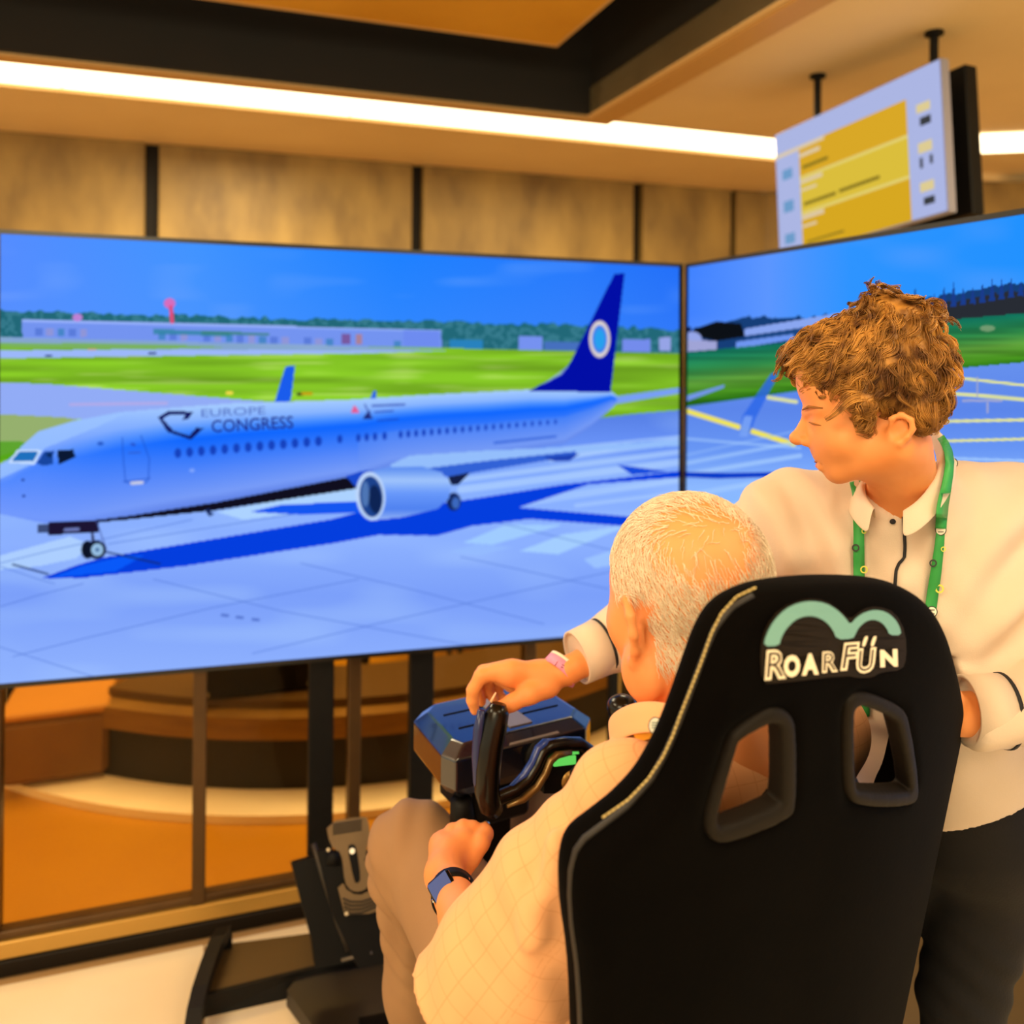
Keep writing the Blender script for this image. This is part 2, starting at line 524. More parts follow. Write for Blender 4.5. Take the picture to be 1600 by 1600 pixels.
# lobby chairs further back (dark silhouettes)
def lobby_chair(x, y, d, label, rot):
    p = at(x, y, d); p[2] = 0.0
    t = thing('lobby_chair', p, label, 'chair', 'dark chairs in the lobby')
    c, s_ = math.cos(rot), math.sin(rot); a = np.array([c, s_, 0]); b = np.array([-s_, c, 0])
    mb = MB(); mb.box(p + Z3 * 0.45, a * 0.22, b * 0.22, Z3 * 0.03, 0.015); mb.build('seat', BLACK, t)
    mb = MB(); mb.box(p + Z3 * 0.68 + b * 0.2, a * 0.21, b * 0.02, Z3 * 0.17, 0.015); mb.build('backrest', BLACK, t)
    for i in (-1, 1):
        for j in (-1, 1):
            mb = MB(); mb.tube([p + a * 0.19 * i + b * 0.19 * j + Z3 * 0.42, p + a * 0.21 * i + b * 0.21 * j], [0.014, 0.01], 8); mb.build('leg', BLACK, t)
lobby_chair(225, 1045, 3.95, 'dark lobby chair left of the black flight case', 0.4)
lobby_chair(640, 1080, 3.9, 'dark lobby chair between the two black screen posts', 0.2)
lobby_chair(738, 1090, 4.4, 'dark lobby chair left above the yoke housing', -0.3)
lobby_chair(912, 1100, 4.35, 'dark lobby chair behind the yoke below the wristband', 0.1)
# ================================================================== THE TWO BIG SCREENS
def rect_fit(tl, tr, br, bl):
    u = ((tr - tl) + (br - bl)) / 2; v = ((bl - tl) + (br - tr)) / 2
    v = v - u * (np.dot(u, v) / np.dot(u, u)) * 0.5
    c = (tl + tr + br + bl) / 4
    return c - u / 2 - v / 2, u, v

def inpoly(X, Y, poly):
    p = np.asarray(poly, float)
    m = np.zeros(X.shape, bool)
    x0, y0 = p.min(0); x1, y1 = p.max(0)
    sel = (X >= x0) & (X <= x1) & (Y >= y0) & (Y <= y1)
    if not sel.any(): return m
    xs, ys = X[sel], Y[sel]; r = np.zeros(xs.shape, bool)
    for (ax, ay), (bx, by) in zip(p, np.roll(p, -1, 0)):
        if ay == by: continue
        c = ((ay > ys) != (by > ys)) & (xs < (bx - ax) * (ys - ay) / (by - ay) + ax)
        r ^= c
    m[sel] = r
    return m

def segd(X, Y, pts):
    d = np.full(X.shape, 1e9)
    for (ax, ay), (bx, by) in zip(pts[:-1], pts[1:]):
        vx, vy = bx - ax, by - ay; l2 = vx * vx + vy * vy + 1e-9
        t = np.clip(((X - ax) * vx + (Y - ay) * vy) / l2, 0, 1)
        d = np.minimum(d, np.hypot(X - ax - t * vx, Y - ay - t * vy))
    return d

def vnoise(x, y, seed=0):
    """smooth value noise"""
    r = np.random.default_rng(seed).random((64, 64))
    xi = np.floor(x).astype(int); yi = np.floor(y).astype(int)
    fx = x - xi; fy = y - yi
    fx = fx * fx * (3 - 2 * fx); fy = fy * fy * (3 - 2 * fy)
    g = lambda i, j: r[i % 64, j % 64]
    return (g(xi, yi) * (1 - fx) * (1 - fy) + g(xi + 1, yi) * fx * (1 - fy) +
            g(xi, yi + 1) * (1 - fx) * fy + g(xi + 1, yi + 1) * fx * fy)

class Canvas:
    def __init__(s, X, Y):
        s.X, s.Y = X, Y; s.c = np.zeros(X.shape + (3,))
    def put(s, mask, col, a=1.0):
        w = (mask.astype(float) * a)[..., None]
        s.c = s.c * (1 - w) + np.asarray(col, float) * w
    def poly(s, p, col, a=1.0):
        m = inpoly(s.X, s.Y, p)
        s.put(m, col if not callable(col) else col(s.X, s.Y), a); return m
    def line(s, pts, w, col, a=1.0):
        p = np.asarray(pts, float); x0, y0 = p.min(0) - w - 3; x1, y1 = p.max(0) + w + 3
        sel = (s.X > x0) & (s.X < x1) & (s.Y > y0) & (s.Y < y1)
        if not sel.any(): return
        d = segd(s.X[sel], s.Y[sel], pts)
        k = np.clip((w / 2 + 0.6 - d) / 1.2, 0, 1) * a
        s.c[sel] = s.c[sel] * (1 - k[:, None]) + np.asarray(col, float) * k[:, None]
    def ell(s, cx, cy, rx, ry, col, a=1.0, rot=0.0):
        dx, dy = s.X - cx, s.Y - cy
        c, n = math.cos(rot), math.sin(rot)
        e = np.hypot((dx * c + dy * n) / rx, (-dx * n + dy * c) / ry)
        s.put(np.clip((1 - e) * min(rx, ry) / 1.2 + 0.5, 0, 1), col, a)

def lerp_cols(t, stops):
    ts = [q[0] for q in stops]
    return np.stack([np.interp(t, ts, [q[1][k] for q in stops]) for k in range(3)], -1)

def paint_left(X, Y):
    C = Canvas(X, Y)
    # sky
    sk = lerp_cols(X, [(-20, (86, 140, 255)), (300, (66, 148, 255)), (620, (28, 128, 255)), (900, (36, 120, 252)), (1070, (30, 108, 248))])
    C.c[:] = sk
    hz = 517 + (X - 300) * 0.028
    k = np.clip((Y - 380) / (hz - 380), 0, 1)[..., None]
    C.c = C.c * (1 - 0.35 * k) + np.array((92, 150, 255)) * 0.35 * k
    cl = np.clip(vnoise(X / 90, Y / 22, 3) * 1.6 - 1.0, 0, 1)
    C.put(cl, (130, 172, 255), 0.45)
    # trees
    tl = hz - 16 - 9 * vnoise(X / 9, X * 0 + 0.5, 5) - 8 * vnoise(X / 40, X * 0 + 2.5, 6)
    tr = (Y > tl)
    C.put(tr, (34, 104, 120)); C.put(tr & (vnoise(X / 5, Y / 5, 8) > 0.55), (54, 122, 140))
    # far buildings
    C.poly([(35, 499), (330, 506), (690, 516), (690, 545), (35, 530)], (116, 148, 240))
    C.poly([(35, 499), (330, 506), (690, 516), (690, 519), (35, 503)], (150, 176, 250))
    for i in range(36):
        x = 55 + i * 17.5; y = 512 + i * 0.65
        if vnoise(np.array([i * 0.7]), np.array([1.5]), 9)[0] > 0.42:
            C.poly([(x, y), (x + 11, y + .3), (x + 11, y + 12), (x, y + 12)], ((84, 118, 214), (150, 150, 210), (60, 130, 190))[i % 3], .8)
    C.poly([(240, 514), (360, 518), (360, 526), (240, 522)], (40, 130, 150), .7)
    C.poly([(315, 517), (420, 520), (420, 525), (315, 522)], (60, 130, 120), .8)
    C.poly([(533, 522), (548, 522), (548, 538), (533, 538)], (120, 90, 160)); C.poly([(556, 522), (566, 522), (566, 538), (556, 538)], (170, 130, 150))
    C.poly([(630, 515), (687, 517), (687, 545), (630, 543)], (110, 140, 240)); C.poly([(702, 531), (755, 531), (755, 546), (702, 545)], (40, 130, 190))
    C.poly([(810, 525), (848, 526), (848, 549), (810, 548)], (118, 146, 240)); C.poly([(850, 533), (925, 535), (925, 550), (850, 549)], (70, 112, 190))
    C.poly([(972, 530), (1016, 530), (1016, 550), (972, 550)], (116, 140, 236)); C.poly([(1030, 527), (1048, 527), (1048, 548), (1030, 548)], (150, 164, 230))
    # water tower and dome
    C.ell(265, 474, 9, 8, (214, 110, 190)); C.line([(267, 480), (269, 503)], 6, (226, 74, 120)); C.ell(121, 496, 8, 6, (190, 130, 214))
    # ground: hazy strip, grass
    g0 = 527 + X * 0.024
    gr = Y > g0
    st = vnoise(X / 70, Y / 4.5, 11); st2 = vnoise(X / 160, Y / 9, 12)
    gc = np.array((126, 186, 36)) * (0.84 + 0.3 * st2[..., None]) + (st[..., None] > 0.62) * np.array((36, 18, 50)) * ((st[..., None] - .62) * 3)
    C.put(gr, gc)
    C.poly([(-20, 526), (540, 540), (700, 548), (540, 553), (-20, 540)], (136, 166, 236), .85)
    C.poly([(-20, 535), (260, 538), (360, 543), (200, 547), (-20, 545)], (120, 180, 70), .8)
    C.poly([(-20, 548), (200, 546), (440, 547), (660, 549), (560, 552), (180, 557), (-20, 560)], (156, 184, 250))
    C.line([(233, 552), (243, 552)], 3, (40, 60, 110)); C.line([(72, 556), (80, 556)], 3, (40, 60, 120))
    C.line([(138, 546), (150, 546)], 2, (220, 150, 110))
    C.line([(355, 614), (362, 614)], 5, (250, 220, 80)); C.line([(466, 616), (472, 616)], 5, (60, 70, 30)); C.line([(473, 615), (486, 615)], 5, (200, 160, 20))
    # taxiway left and concrete apron
    C.poly([(-20, 597), (70, 600), (420, 628), (540, 634), (300, 640), (100, 657), (-20, 646)], (146, 172, 246))
    C.line([(110, 632), (260, 630)], 5, (206, 170, 220), .5)
    C.poly([(-20, 646), (100, 652), (150, 660), (-20, 720)], (150, 176, 110)); C.poly([(-20, 690), (40, 690), (20, 716), (-20, 724)], (70, 160, 20), .7)
    ap = Y > (np.interp(X, [-20, 100, 520, 880, 1000, 1075], [735, 745, 720, 660, 646, 640]))
    acol = lerp_cols(Y, [(640, (84, 124, 226)), (690, (104, 146, 246)), (760, (136, 176, 255)), (850, (140, 176, 255)), (930, (124, 160, 250)), (1070, (146, 180, 255))])
    C.put(ap, acol)
    C.put(ap, (170, 204, 255), 0.35 * np.clip(vnoise(X / 120, Y / 30, 21) * 2 - .9, 0, 1))
    # bright taxi stripes to the right
    for (x0, y0, x1, y1, w, a) in ((640, 742, 1062, 690, 9, .75), (700, 752, 1062, 706, 8, .7), (720, 765, 1062, 722, 11, .75), (860, 720, 1062, 684, 5, .6),
                                   (880, 700, 1062, 682, 4, .7), (740, 800, 1062, 752, 5, .6), (900, 790, 1062, 770, 6, .6), (840, 778, 1070, 748, 7, .6)):
        C.line([(x0, y0), (x1, y1)], w, (172, 206, 255), a)
    C.poly([(723, 848), (790, 820), (880, 820), (770, 851)], (160, 204, 255)); C.poly([(812, 861), (880, 835), (985, 820), (872, 866)], (164, 206, 255))
    C.poly([(912, 874), (985, 850), (985, 878), (930, 888)], (160, 200, 255), .8)
    C.poly([(700, 862), (745, 850), (800, 855), (750, 868)], (150, 190, 255), .6)
    C.poly([(0, 868), (110, 838), (140, 850), (120, 872), (60, 885), (0, 890)], (176, 210, 255), .9)
    C.poly([(340, 800), (520, 765), (620, 755), (560, 790), (380, 812)], (176, 214, 255), .9)
    # joints
    for pts in ([(0, 1011), (136, 1054), (300, 1100)], [(20, 1026), (130, 998), (330, 950), (560, 905)], [(0, 880), (80, 860), (300, 812)],
                [(240, 905), (440, 955), (740, 1010)], [(130, 912), (60, 930), (0, 948)], [(395, 1021), (600, 972), (830, 920), (960, 892)],
                [(470, 880), (640, 920), (850, 975)], [(720, 870), (950, 920)], [(170, 850), (480, 800)], [(0, 885), (60, 905), (85, 912)], [(760, 812), (990, 868)]):
        C.line(pts, 1.6, (76, 112, 206), .55)
    for x in (352, 375, 400): C.line([(x - 5, 961 + (x - 352) * .14), (x + 4, 962 + (x - 352) * .14)], 4, (70, 100, 190), .8)
    # shadow of the aircraft
    SH = (4, 62, 222)
    C.poly([(63, 904), (120, 883), (162, 871), (227, 860), (520, 811), (560, 800), (723, 782), (882, 757), (1070, 735), (1070, 745), (919, 757), (810, 793),
            (991, 808), (977, 822), (828, 811), (737, 822), (683, 837), (592, 836), (520, 849), (292, 884), (130, 903)], SH)
    C.poly([(390, 800), (439, 789), (560, 783), (620, 800), (472, 804)], (20, 86, 240)); C.poly([(964, 726), (1046, 737), (988, 742)], (22, 76, 220))
    C.poly([(80, 903), (130, 884), (200, 868), (225, 868), (180, 893)], (10, 96, 255), .8)
    C.line([(20, 882), (75, 897)], 2.5, (20, 40, 90)); C.line([(155, 860), (250, 881)], 2.5, (20, 40, 100))
    # far winglet, aerials
    C.poly([(429, 629), (446, 573), (461, 571), (454, 627)], (26, 92, 236)); C.poly([(577, 625), (584, 610), (588, 610), (587, 624)], (40, 100, 230))
    # tailplane
    C.poly([(940, 629), (966, 619), (1075, 604), (1075, 612), (975, 629), (945, 634)], (120, 160, 246))
    # fuselage
    top = [(-20, 735), (0, 725), (15, 717), (37, 694), (61, 674), (118, 657), (186, 644), (270, 637), (365, 630), (540, 625), (665, 617), (828, 609), (900, 610), (955, 612), (966, 620)]
    bot = [(960, 634), (926, 664), (882, 693), (760, 712), (680, 718), (610, 728), (560, 747), (540, 748), (337, 785), (202, 806), (118, 817), (67, 817), (0, 803), (-20, 800)]
    ty = np.interp(X, [p[0] for p in top], [p[1] for p in top])
    bb = bot[::-1]; by = np.interp(X, [p[0] for p in bb], [p[1] for p in bb])
    t = np.clip((Y - ty) / np.maximum(by - ty, 1), 0, 1)
    tw = np.interp(X, [0, 120, 260, 700, 900], [.6, .3, 0, 0, 0.05])
    fc = lerp_cols(np.clip(t - tw * .12, 0, 1), [(0, (166, 204, 255)), (.14, (136, 180, 255)), (.24, (70, 140, 255)), (.33, (14, 102, 255)), (.47, (46, 116, 252)), (.68, (86, 136, 250)), (.9, (120, 156, 248)), (1, (96, 130, 230))])
    pale = np.interp(X, [0, 60, 160, 300], [.75, .6, .3, 0])[..., None]
    fc = fc * (1 - pale) + np.array((112, 152, 255)) * pale
    m = inpoly(X, Y, top + bot)
    C.put(m, fc)
    C.poly([(-20, 740), (0, 726), (15, 718), (37, 694), (61, 674), (118, 657), (200, 644), (150, 668), (70, 700), (50, 726), (0, 748), (-20, 756)], (156, 196, 255), .75)
    C.put(m & (X > 560) & (t > .5), (110, 150, 240), .3)
    C.poly([(130, 815), (202, 806), (337, 785), (540, 746), (566, 742), (590, 752), (566, 762), (340, 797), (200, 812), (90, 822)], (16, 14, 30))
    # cockpit glass
    C.poly([(13, 723), (27, 703), (66, 703), (54, 726)], (196, 220, 255)); C.poly([(18, 720), (30, 706), (60, 706), (52, 721)], (30, 112, 190))
    C.poly([(57, 724), (68, 706), (84, 704), (83, 726), (66, 727)], (24, 70, 160)); C.poly([(89, 704), (114, 702), (118, 714), (92, 726)], (10, 24, 52)); C.poly([(70, 710), (82, 707), (80, 716)], (10, 40, 90))
    # door, marks
    for pts in ([(191, 684), (193, 720), (196, 752), (232, 748), (233, 716), (220, 680)], [(193, 752), (204, 756), (228, 754), (234, 746)]):
        C.line(pts, 1.5, (30, 76, 190), .8)
    C.line([(206, 755), (222, 754)], 5, (216, 214, 226), .9); C.line([(201, 708), (219, 707)], 2, (50, 90, 200)); C.line([(206, 694), (210, 695)], 4, (40, 80, 200))
    C.ell(157, 693, 5, 3, (40, 90, 200)); C.ell(36, 750, 2.5, 2, (30, 60, 150)); C.ell(37, 775, 2.5, 2, (30, 60, 150)); C.ell(300, 735, 4, 3, (150, 180, 255), .7)
    # cabin windows
    WD = (22, 66, 190)
    for i in range(13):
        C.ell(278 + i * 18.3, 708 - i * 1.55, 5.2, 7.6, WD)
    C.ell(531, 686, 4, 6.5, WD)
    for x in (560, 573, 586, 601): C.ell(x, 684 - (x - 560) * .07, 3.4, 6.2, WD)
    for i in range(21):
        x = 626 + i * 12.1; C.ell(x, 679 - (x - 626) * .082, 3.1 - i * .06, 5.8 - i * .1, WD)
    C.line([(773, 692), (868, 682)], 4, (50, 96, 214), .75)
    for pts, w in (([(582, 634), (632, 632)], 3), ([(586, 644), (614, 642)], 2.4), ([(590, 657), (622, 655)], 2)):
        C.line(pts, w, (34, 56, 160), .7)
    C.poly([(548, 645), (553, 633), (558, 637), (562, 645)], (226, 96, 150)); C.poly([(566, 655), (577, 640), (582, 654)], (30, 40, 120)); C.line([(570, 632), (580, 652)], 2, (60, 80, 170))
    # hexagonal mark
    NV = (18, 22, 96)
    C.poly([(247, 652), (262, 643), (270, 642), (302, 643.5), (294, 655), (285, 656), (290, 648), (266, 648), (254, 654), (271, 673), (296, 681), (307, 668), (319, 669), (298, 687), (262, 675)], NV)
    # tail fin
    C.poly([(826, 611), (875, 585), (890, 568), (960, 428), (976, 427), (954, 613)], (2, 14, 166)); C.poly([(890, 570), (878, 585), (845, 603), (868, 586)], (170, 200, 250), .6)
    C.ell(937, 530, 16.5, 29, (224, 212, 206)); C.ell(937, 530, 12, 22, (70, 130, 236)); C.ell(937, 530, 8, 16, (38, 160, 238))
    # wing and engine
    C.poly([(610, 726), (640, 712), (760, 704), (880, 699), (1075, 687), (1075, 696), (900, 706), (760, 722), (690, 734), (615, 735)], (148, 190, 252))
    C.poly([(640, 735), (760, 720), (900, 705), (900, 712), (760, 735), (700, 745)], (50, 98, 214)); C.poly([(850, 714), (905, 709), (890, 720), (862, 720)], (30, 66, 180))
    C.poly([(540, 744), (565, 736), (620, 731), (690, 738), (600, 752), (560, 765)], (26, 74, 206))
    C.poly([(700, 745), (735, 738), (715, 758), (705, 758)], (20, 30, 70)); C.ell(709, 784, 11, 14, (20, 40, 96)); C.ell(712, 786, 6, 9, (60, 104, 190))
    eng = inpoly(X, Y, [(575, 738), (600, 731), (660, 729), (690, 738), (704, 757), (702, 778), (684, 795), (630, 808), (578, 814)])
    ec_ = lerp_cols((Y - 730) / 82, [(0, (90, 140, 240)), (.25, (160, 196, 252)), (.5, (104, 152, 250)), (.8, (80, 130, 240)), (1, (150, 180, 246))])
    C.put(eng, ec_)
    C.ell(579, 775, 23, 38, (190, 214, 250), 1, -.08); C.ell(580, 776, 18, 32, (28, 66, 140), 1, -.08); C.ell(586, 780, 10, 22, (10, 28, 70), .8, -.08); C.ell(571, 772, 6, 20, (90, 130, 190), .8)
    # nose gear, tow head
    C.poly([(58, 819), (76, 819), (76, 833), (58, 832)], (60, 76, 120)); C.poly([(76, 816), (154, 813), (154, 832), (76, 836)], (28, 20, 50))
    C.line([(102, 828), (122, 827)], 5, (130, 150, 220), .8); C.line([(144, 832), (146, 850)], 4, (40, 40, 70)); C.line([(150, 812), (166, 858)], 1.6, (70, 90, 160))
    C.ell(137, 859, 10, 14, (12, 18, 36)); C.ell(151, 859, 14.5, 14.5, (14, 22, 44)); C.ell(152, 859, 9.5, 10, (150, 190, 226)); C.ell(152, 859, 3, 3, (60, 100, 150))
    C.poly([(320, 797), (328, 794), (330, 807), (326, 806)], (24, 40, 90))
    C.ell(330, 803, 4, 3, (30, 50, 100), .6)
    return C.c

def paint_right(X, Y):
    C = Canvas(X, Y)
    C.c[:] = lerp_cols(X, [(1060, (62, 128, 255)), (1200, (92, 150, 255)), (1330, (46, 148, 255)), (1600, (34, 146, 255)), (1900, (34, 140, 250))])
    C.put(np.clip(vnoise(X / 110, Y / 40, 31) * 1.8 - .9, 0, 1), (120, 164, 255), .35)
    hz = np.interp(X, [1060, 1240, 1480, 1600, 1900], [533, 524, 500, 486, 440])
    tl = hz - np.interp(X, [1060, 1160, 1300, 1420, 1480, 1600], [10, 26, 22, 30, 36, 40]) - 10 * vnoise(X / 6, X * 0 + .5, 33)
    C.put(Y > tl, (22, 62, 120)); C.put((Y > tl + 12) & (X > 1390), (40, 44, 52))
    for i in range(15):
        x = 1400 + i * 15; h = 20 + 24 * random.Random(i).random(); b = np.interp(x, [1400, 1600], [494, 462])
        C.poly([(x - 5, b), (x, b - h), (x + 5, b)], (26, 60, 140))
    C.poly([(1080, 524), (1084, 514), (1120, 502), (1158, 506), (1164, 526), (1120, 533)], (12, 16, 22))
    C.poly([(1060, 512), (1080, 510), (1080, 545), (1060, 550)], (20, 40, 90)); C.ell(1082, 531, 15, 13, (150, 166, 232)); C.poly([(1068, 531), (1120, 533), (1120, 546), (1068, 550)], (160, 164, 214))
    C.poly([(1163, 514), (1300, 491), (1340, 488), (1340, 500), (1163, 525)], (138, 166, 240)); C.poly([(1165, 525), (1300, 505), (1300, 522), (1165, 535)], (28, 70, 130)); C.poly([(1150, 534), (1240, 522), (1240, 530), (1150, 545)], (110, 150, 240))
    g0 = np.interp(X, [1060, 1240, 1480, 1600, 1900], [552, 534, 500, 489, 450])
    k = np.clip((Y - g0) / 80, 0, 1)
    gc = lerp_cols(k, [(0, (16, 112, 92)), (.35, (44, 130, 70)), (.6, (90, 150, 56)), (.85, (70, 140, 30)), (1, (40, 110, 20))])
    st = vnoise(X / 90, Y / 5, 37)[..., None]
    C.put(Y > g0, gc * (.85 + .3 * st))
    a0 = np.interp(X, [1060, 1240, 1480, 1600, 1900], [637, 612, 577, 566, 530])
    ac = lerp_cols(Y, [(560, (104, 146, 238)), (640, (92, 134, 234)), (700, (104, 150, 244)), (760, (140, 184, 255)), (880, (120, 186, 250)), (1000, (130, 180, 250))])
    C.put(Y > a0, ac)
    C.poly([(1060, 622), (1133, 601), (1130, 606), (1065, 630)], (116, 150, 236)); 
    YL = (232, 232, 150)
    C.line([(1066, 640), (1240, 694)], 8, (240, 228, 92)); C.line([(1200, 621), (1244, 628)], 6, YL, .9)
    for pts, w in (([(1440, 584), (1600, 602), (1760, 620)], 4.5), ([(1440, 611), (1600, 624), (1760, 637)], 6), ([(1440, 659), (1600, 656), (1760, 652)], 5), ([(1440, 690), (1600, 686), (1760, 680)], 4.5)):
        C.line(pts, w, YL, .9)
    C.line([(1527, 590), (1527, 620)], 3, (170, 170, 200), .7); C.line([(1505, 626), (1565, 626)], 4, (216, 190, 190), .5); C.line([(1543, 630), (1543, 644)], 4, (216, 190, 190), .5)
    C.ell(1543, 513, 12, 5, (150, 170, 130), .7)
    for pts, w, a in (([(1066, 685), (1250, 700)], 4, .6), ([(1066, 725), (1250, 690)], 6, .6), ([(1066, 742), (1250, 712)], 7, .7), ([(1066, 776), (1260, 740)], 8, .6), ([(1066, 712), (1250, 672)], 3, .4), ([(1480, 716), (1600, 720)], 5, .7), ([(1066, 800), (1260, 770)], 6, .5)):
        C.line(pts, w, (168, 206, 255), a)
    C.poly([(1060, 737), (1140, 739), (1240, 737), (1240, 744), (1120, 748), (1060, 745)], (8, 60, 200))
    C.poly([(1154, 681), (1160, 650), (1204, 585), (1216, 579), (1210, 597), (1180, 655), (1172, 677)], (46, 104, 232), .85); C.poly([(1154, 681), (1163, 650), (1176, 650), (1168, 682)], (130, 170, 248), .8)
    for y in (862, 876, 893, 905): C.line([(1180, y + 16), (1300, y - 6)], 2.6, (10, 40, 130), .9)
    C.poly([(1190, 850), (1290, 830), (1290, 858), (1190, 878)], (150, 212, 250), .8)
    return C.c

def panel_uv(o, u, v, a, b):
    return o + u * a + v * b

def text_poly(body, size=1.0, shear=0.0, offset=0.0):
    """2-D mesh (verts, faces) of a word, baseline at y=0, x from 0"""
    cu = bpy.data.curves.new('lettering', 'FONT'); cu.body = body; cu.size = size; cu.shear = shear
    cu.offset = offset; cu.resolution_u = 3
    ob = bpy.data.objects.new('lettering', cu); COL.objects.link(ob)
    me = ob.to_mesh()
    V = np.array([q.co[:2] for q in me.vertices]); Fc = [list(q.vertices) for q in me.polygons]
    ob.to_mesh_clear()
    bpy.data.objects.remove(ob); bpy.data.curves.remove(cu)
    V = V - np.array([V[:, 0].min(), 0])
    return V, Fc

BEZ = mat('screen_bezel_black', (8, 8, 9), 0.3)
TVK = 1.17
def tv(name, label, corners, paint, nx, ny, xr, words=()):
    """corners: four outer corner points; paint works in picture coordinates"""
    o, u, v = rect_fit(*corners)
    un, vn = unit(u), unit(v); Lu, Lv = np.linalg.norm(u), np.linalg.norm(v)
    nrm = unit(np.cross(u, v))
    if np.dot(nrm, CAM - o) < 0: nrm = -nrm
    base = o + u / 2 + v
    t = thing(name, base, label, 'screen', 'big display screens of the simulator')
    bz = 0.011
    mb = MB(); mb.box(o + u / 2 + v / 2 - nrm * 0.028, u / 2, v / 2, nrm * 0.024, 0.003); mb.build('back_shell', BLACK, t)
    mb = MB()
    for c, hu, hv in ((o + u / 2 + vn * bz / 2, u / 2, vn * bz / 2), (o + u / 2 + v - vn * bz / 2, u / 2, vn * bz / 2),
                      (o + v / 2 + un * bz / 2, un * bz / 2, v / 2 - vn * bz), (o + u - un * bz / 2 + v / 2, un * bz / 2, v / 2 - vn * bz)):
        mb.box(c - nrm * 0.004, hu, hv, nrm * 0.006)
    mb.build('bezel', BEZ, t)
    # picture
    a0, a1 = xr
    A = np.linspace(bz / Lu, 1 - bz / Lu, nx); B = np.linspace(bz / Lv, 1 - bz / Lv, ny)
    AA, BB = np.meshgrid(A, B)
    Pw = o + AA[..., None] * u + BB[..., None] * v - nrm * 0.003
    X, Y = frame_xy(Pw.reshape(-1, 3)); X = X.reshape(AA.shape); Y = Y.reshape(AA.shape)
    X = np.clip(X, a0, a1)
    col = np.clip(paint(X, Y), 0, 255)
    idx = np.arange(nx * ny).reshape(ny, nx)
    q = np.stack([idx[:-1, :-1], idx[:-1, 1:], idx[1:, 1:], idx[1:, :-1]], -1).reshape(-1, 4)
    if np.dot(np.cross(u, v), nrm) < 0: q = q[:, ::-1]
    p = mk('picture', Pw.reshape(-1, 3), np.ascontiguousarray(q), emit_mat('screen_picture', (255, 255, 255), 1.0 / EXPO, 'picture_colour'), t)
    ca = p.data.color_attributes.new('picture_colour', 'FLOAT_COLOR', 'POINT')
    rgba = np.ones((nx * ny, 4), np.float32); rgba[:, :3] = lin(col.reshape(-1, 3))
    ca.data.foreach_set('color', rgba.ravel())
    return t, o, nrm, p

d_r, d_l = 2.267 * TVK, 1.809 * TVK
TL = at(-14, 357, d_l); BL = at(-4, 1077, d_l); TR = at(1064, 412, d_r); BR = at(1069, 985, d_r)
tvl, o_l, n_l, pic_l = tv('display_screen', 'left big display showing a blue and white airliner parked on the apron', (TL, TR, BR, BL), paint_left, 760, 470, (-40, 1100))
# right one: shares the corner, top edge falls along the frame to its right end
topZ = at(1068, 413, d_r)
dr = d_r / 1.70
TRr = at(1600, 325, dr)
ur = TRr - topZ; lr = np.linalg.norm(TR - TL)
ur = unit(ur) * lr
hv = np.array([0, 0, -1.0]) * np.linalg.norm(BL - TL)
topZ = topZ + unit(ur) * 0.012
tvr, o_r, n_r, pic_r = tv('display_screen', 'right big display showing green airfield and yellow taxi lines behind the standing man', (topZ, topZ + ur, topZ + ur + hv, topZ + hv), paint_right, 900, 480, (1060, 1900))

def decal(words, parent, plane_p, plane_n, material, name, lift=0.0006):
    """words: list of (text, x, y, dx, dy, height, shear, bold, width) in picture coordinates"""
    mb = MB()
    for (tx, x, y, ang, h, shear, bold, width) in words:
        V, Fc = text_poly(tx, 1.0, shear, bold)
        H = V[:, 1].max(); Wd = V[:, 0].max()
        V = V * np.array([width / Wd, h / H])
        c, s_ = math.cos(ang), math.sin(ang)
        px_ = x + V[:, 0] * c + V[:, 1] * s_; py_ = y + V[:, 0] * s_ - V[:, 1] * c
        P3 = [onplane(a, b, plane_p, plane_n) + plane_n * lift for a, b in zip(px_, py_)]
        mb.add(P3, Fc)
    return mb.build(name, material, parent)
decal([('CONGRESS', 331, 675.5, -0.055, 19, 0.0, 0.012, 128)], pic_l, o_l - n_l * 0.003, n_l, emit_mat('picture_navy', (34, 44, 140), 1 / EXPO), 'lettering')
decal([('EUROPE', 315, 651.5, -0.045, 12, 0.0, 0.0, 100)], pic_l, o_l - n_l * 0.003, n_l, emit_mat('picture_faded_blue', (84, 112, 196), 1 / EXPO), 'lettering')

# ---- floor stand of the left screen
sb = onz(560, 1480, 0.0)
TU = unit((TR - TL) * np.array([1, 1, 0])); TN = np.array([TU[1], -TU[0], 0])
stand = thing('screen_stand', sb, 'black steel floor stand with two posts carrying the left display', 'stand')
P0 = o_l - n_l * 0.08
def post_at(x, y=1150):
    q = onplane(x, y, P0, TN); q[2] = 0; return q
q1, q2 = post_at(501), post_at(657)
for q in (q1, q2):
    mb = MB(); mb.box(q + Z3 * 0.68, TU * 0.034, TN * 0.022, Z3 * 0.66, 0.003); mb.build('post', BLACKMETAL, stand)
zc = at(580, 1020, 2.4)[2]
mb = MB(); mb.box((q1 + q2) / 2 + Z3 * 0.86, TU * 0.45, TN * 0.02, Z3 * 0.05, 0.004); mb.build('cross_bracket', BLACKMETAL, stand)
PL = mat('satin_brown_black_steel', (92, 72, 40), 0.36, metal=0.25, rgb2=(80, 62, 34), nscale=4)
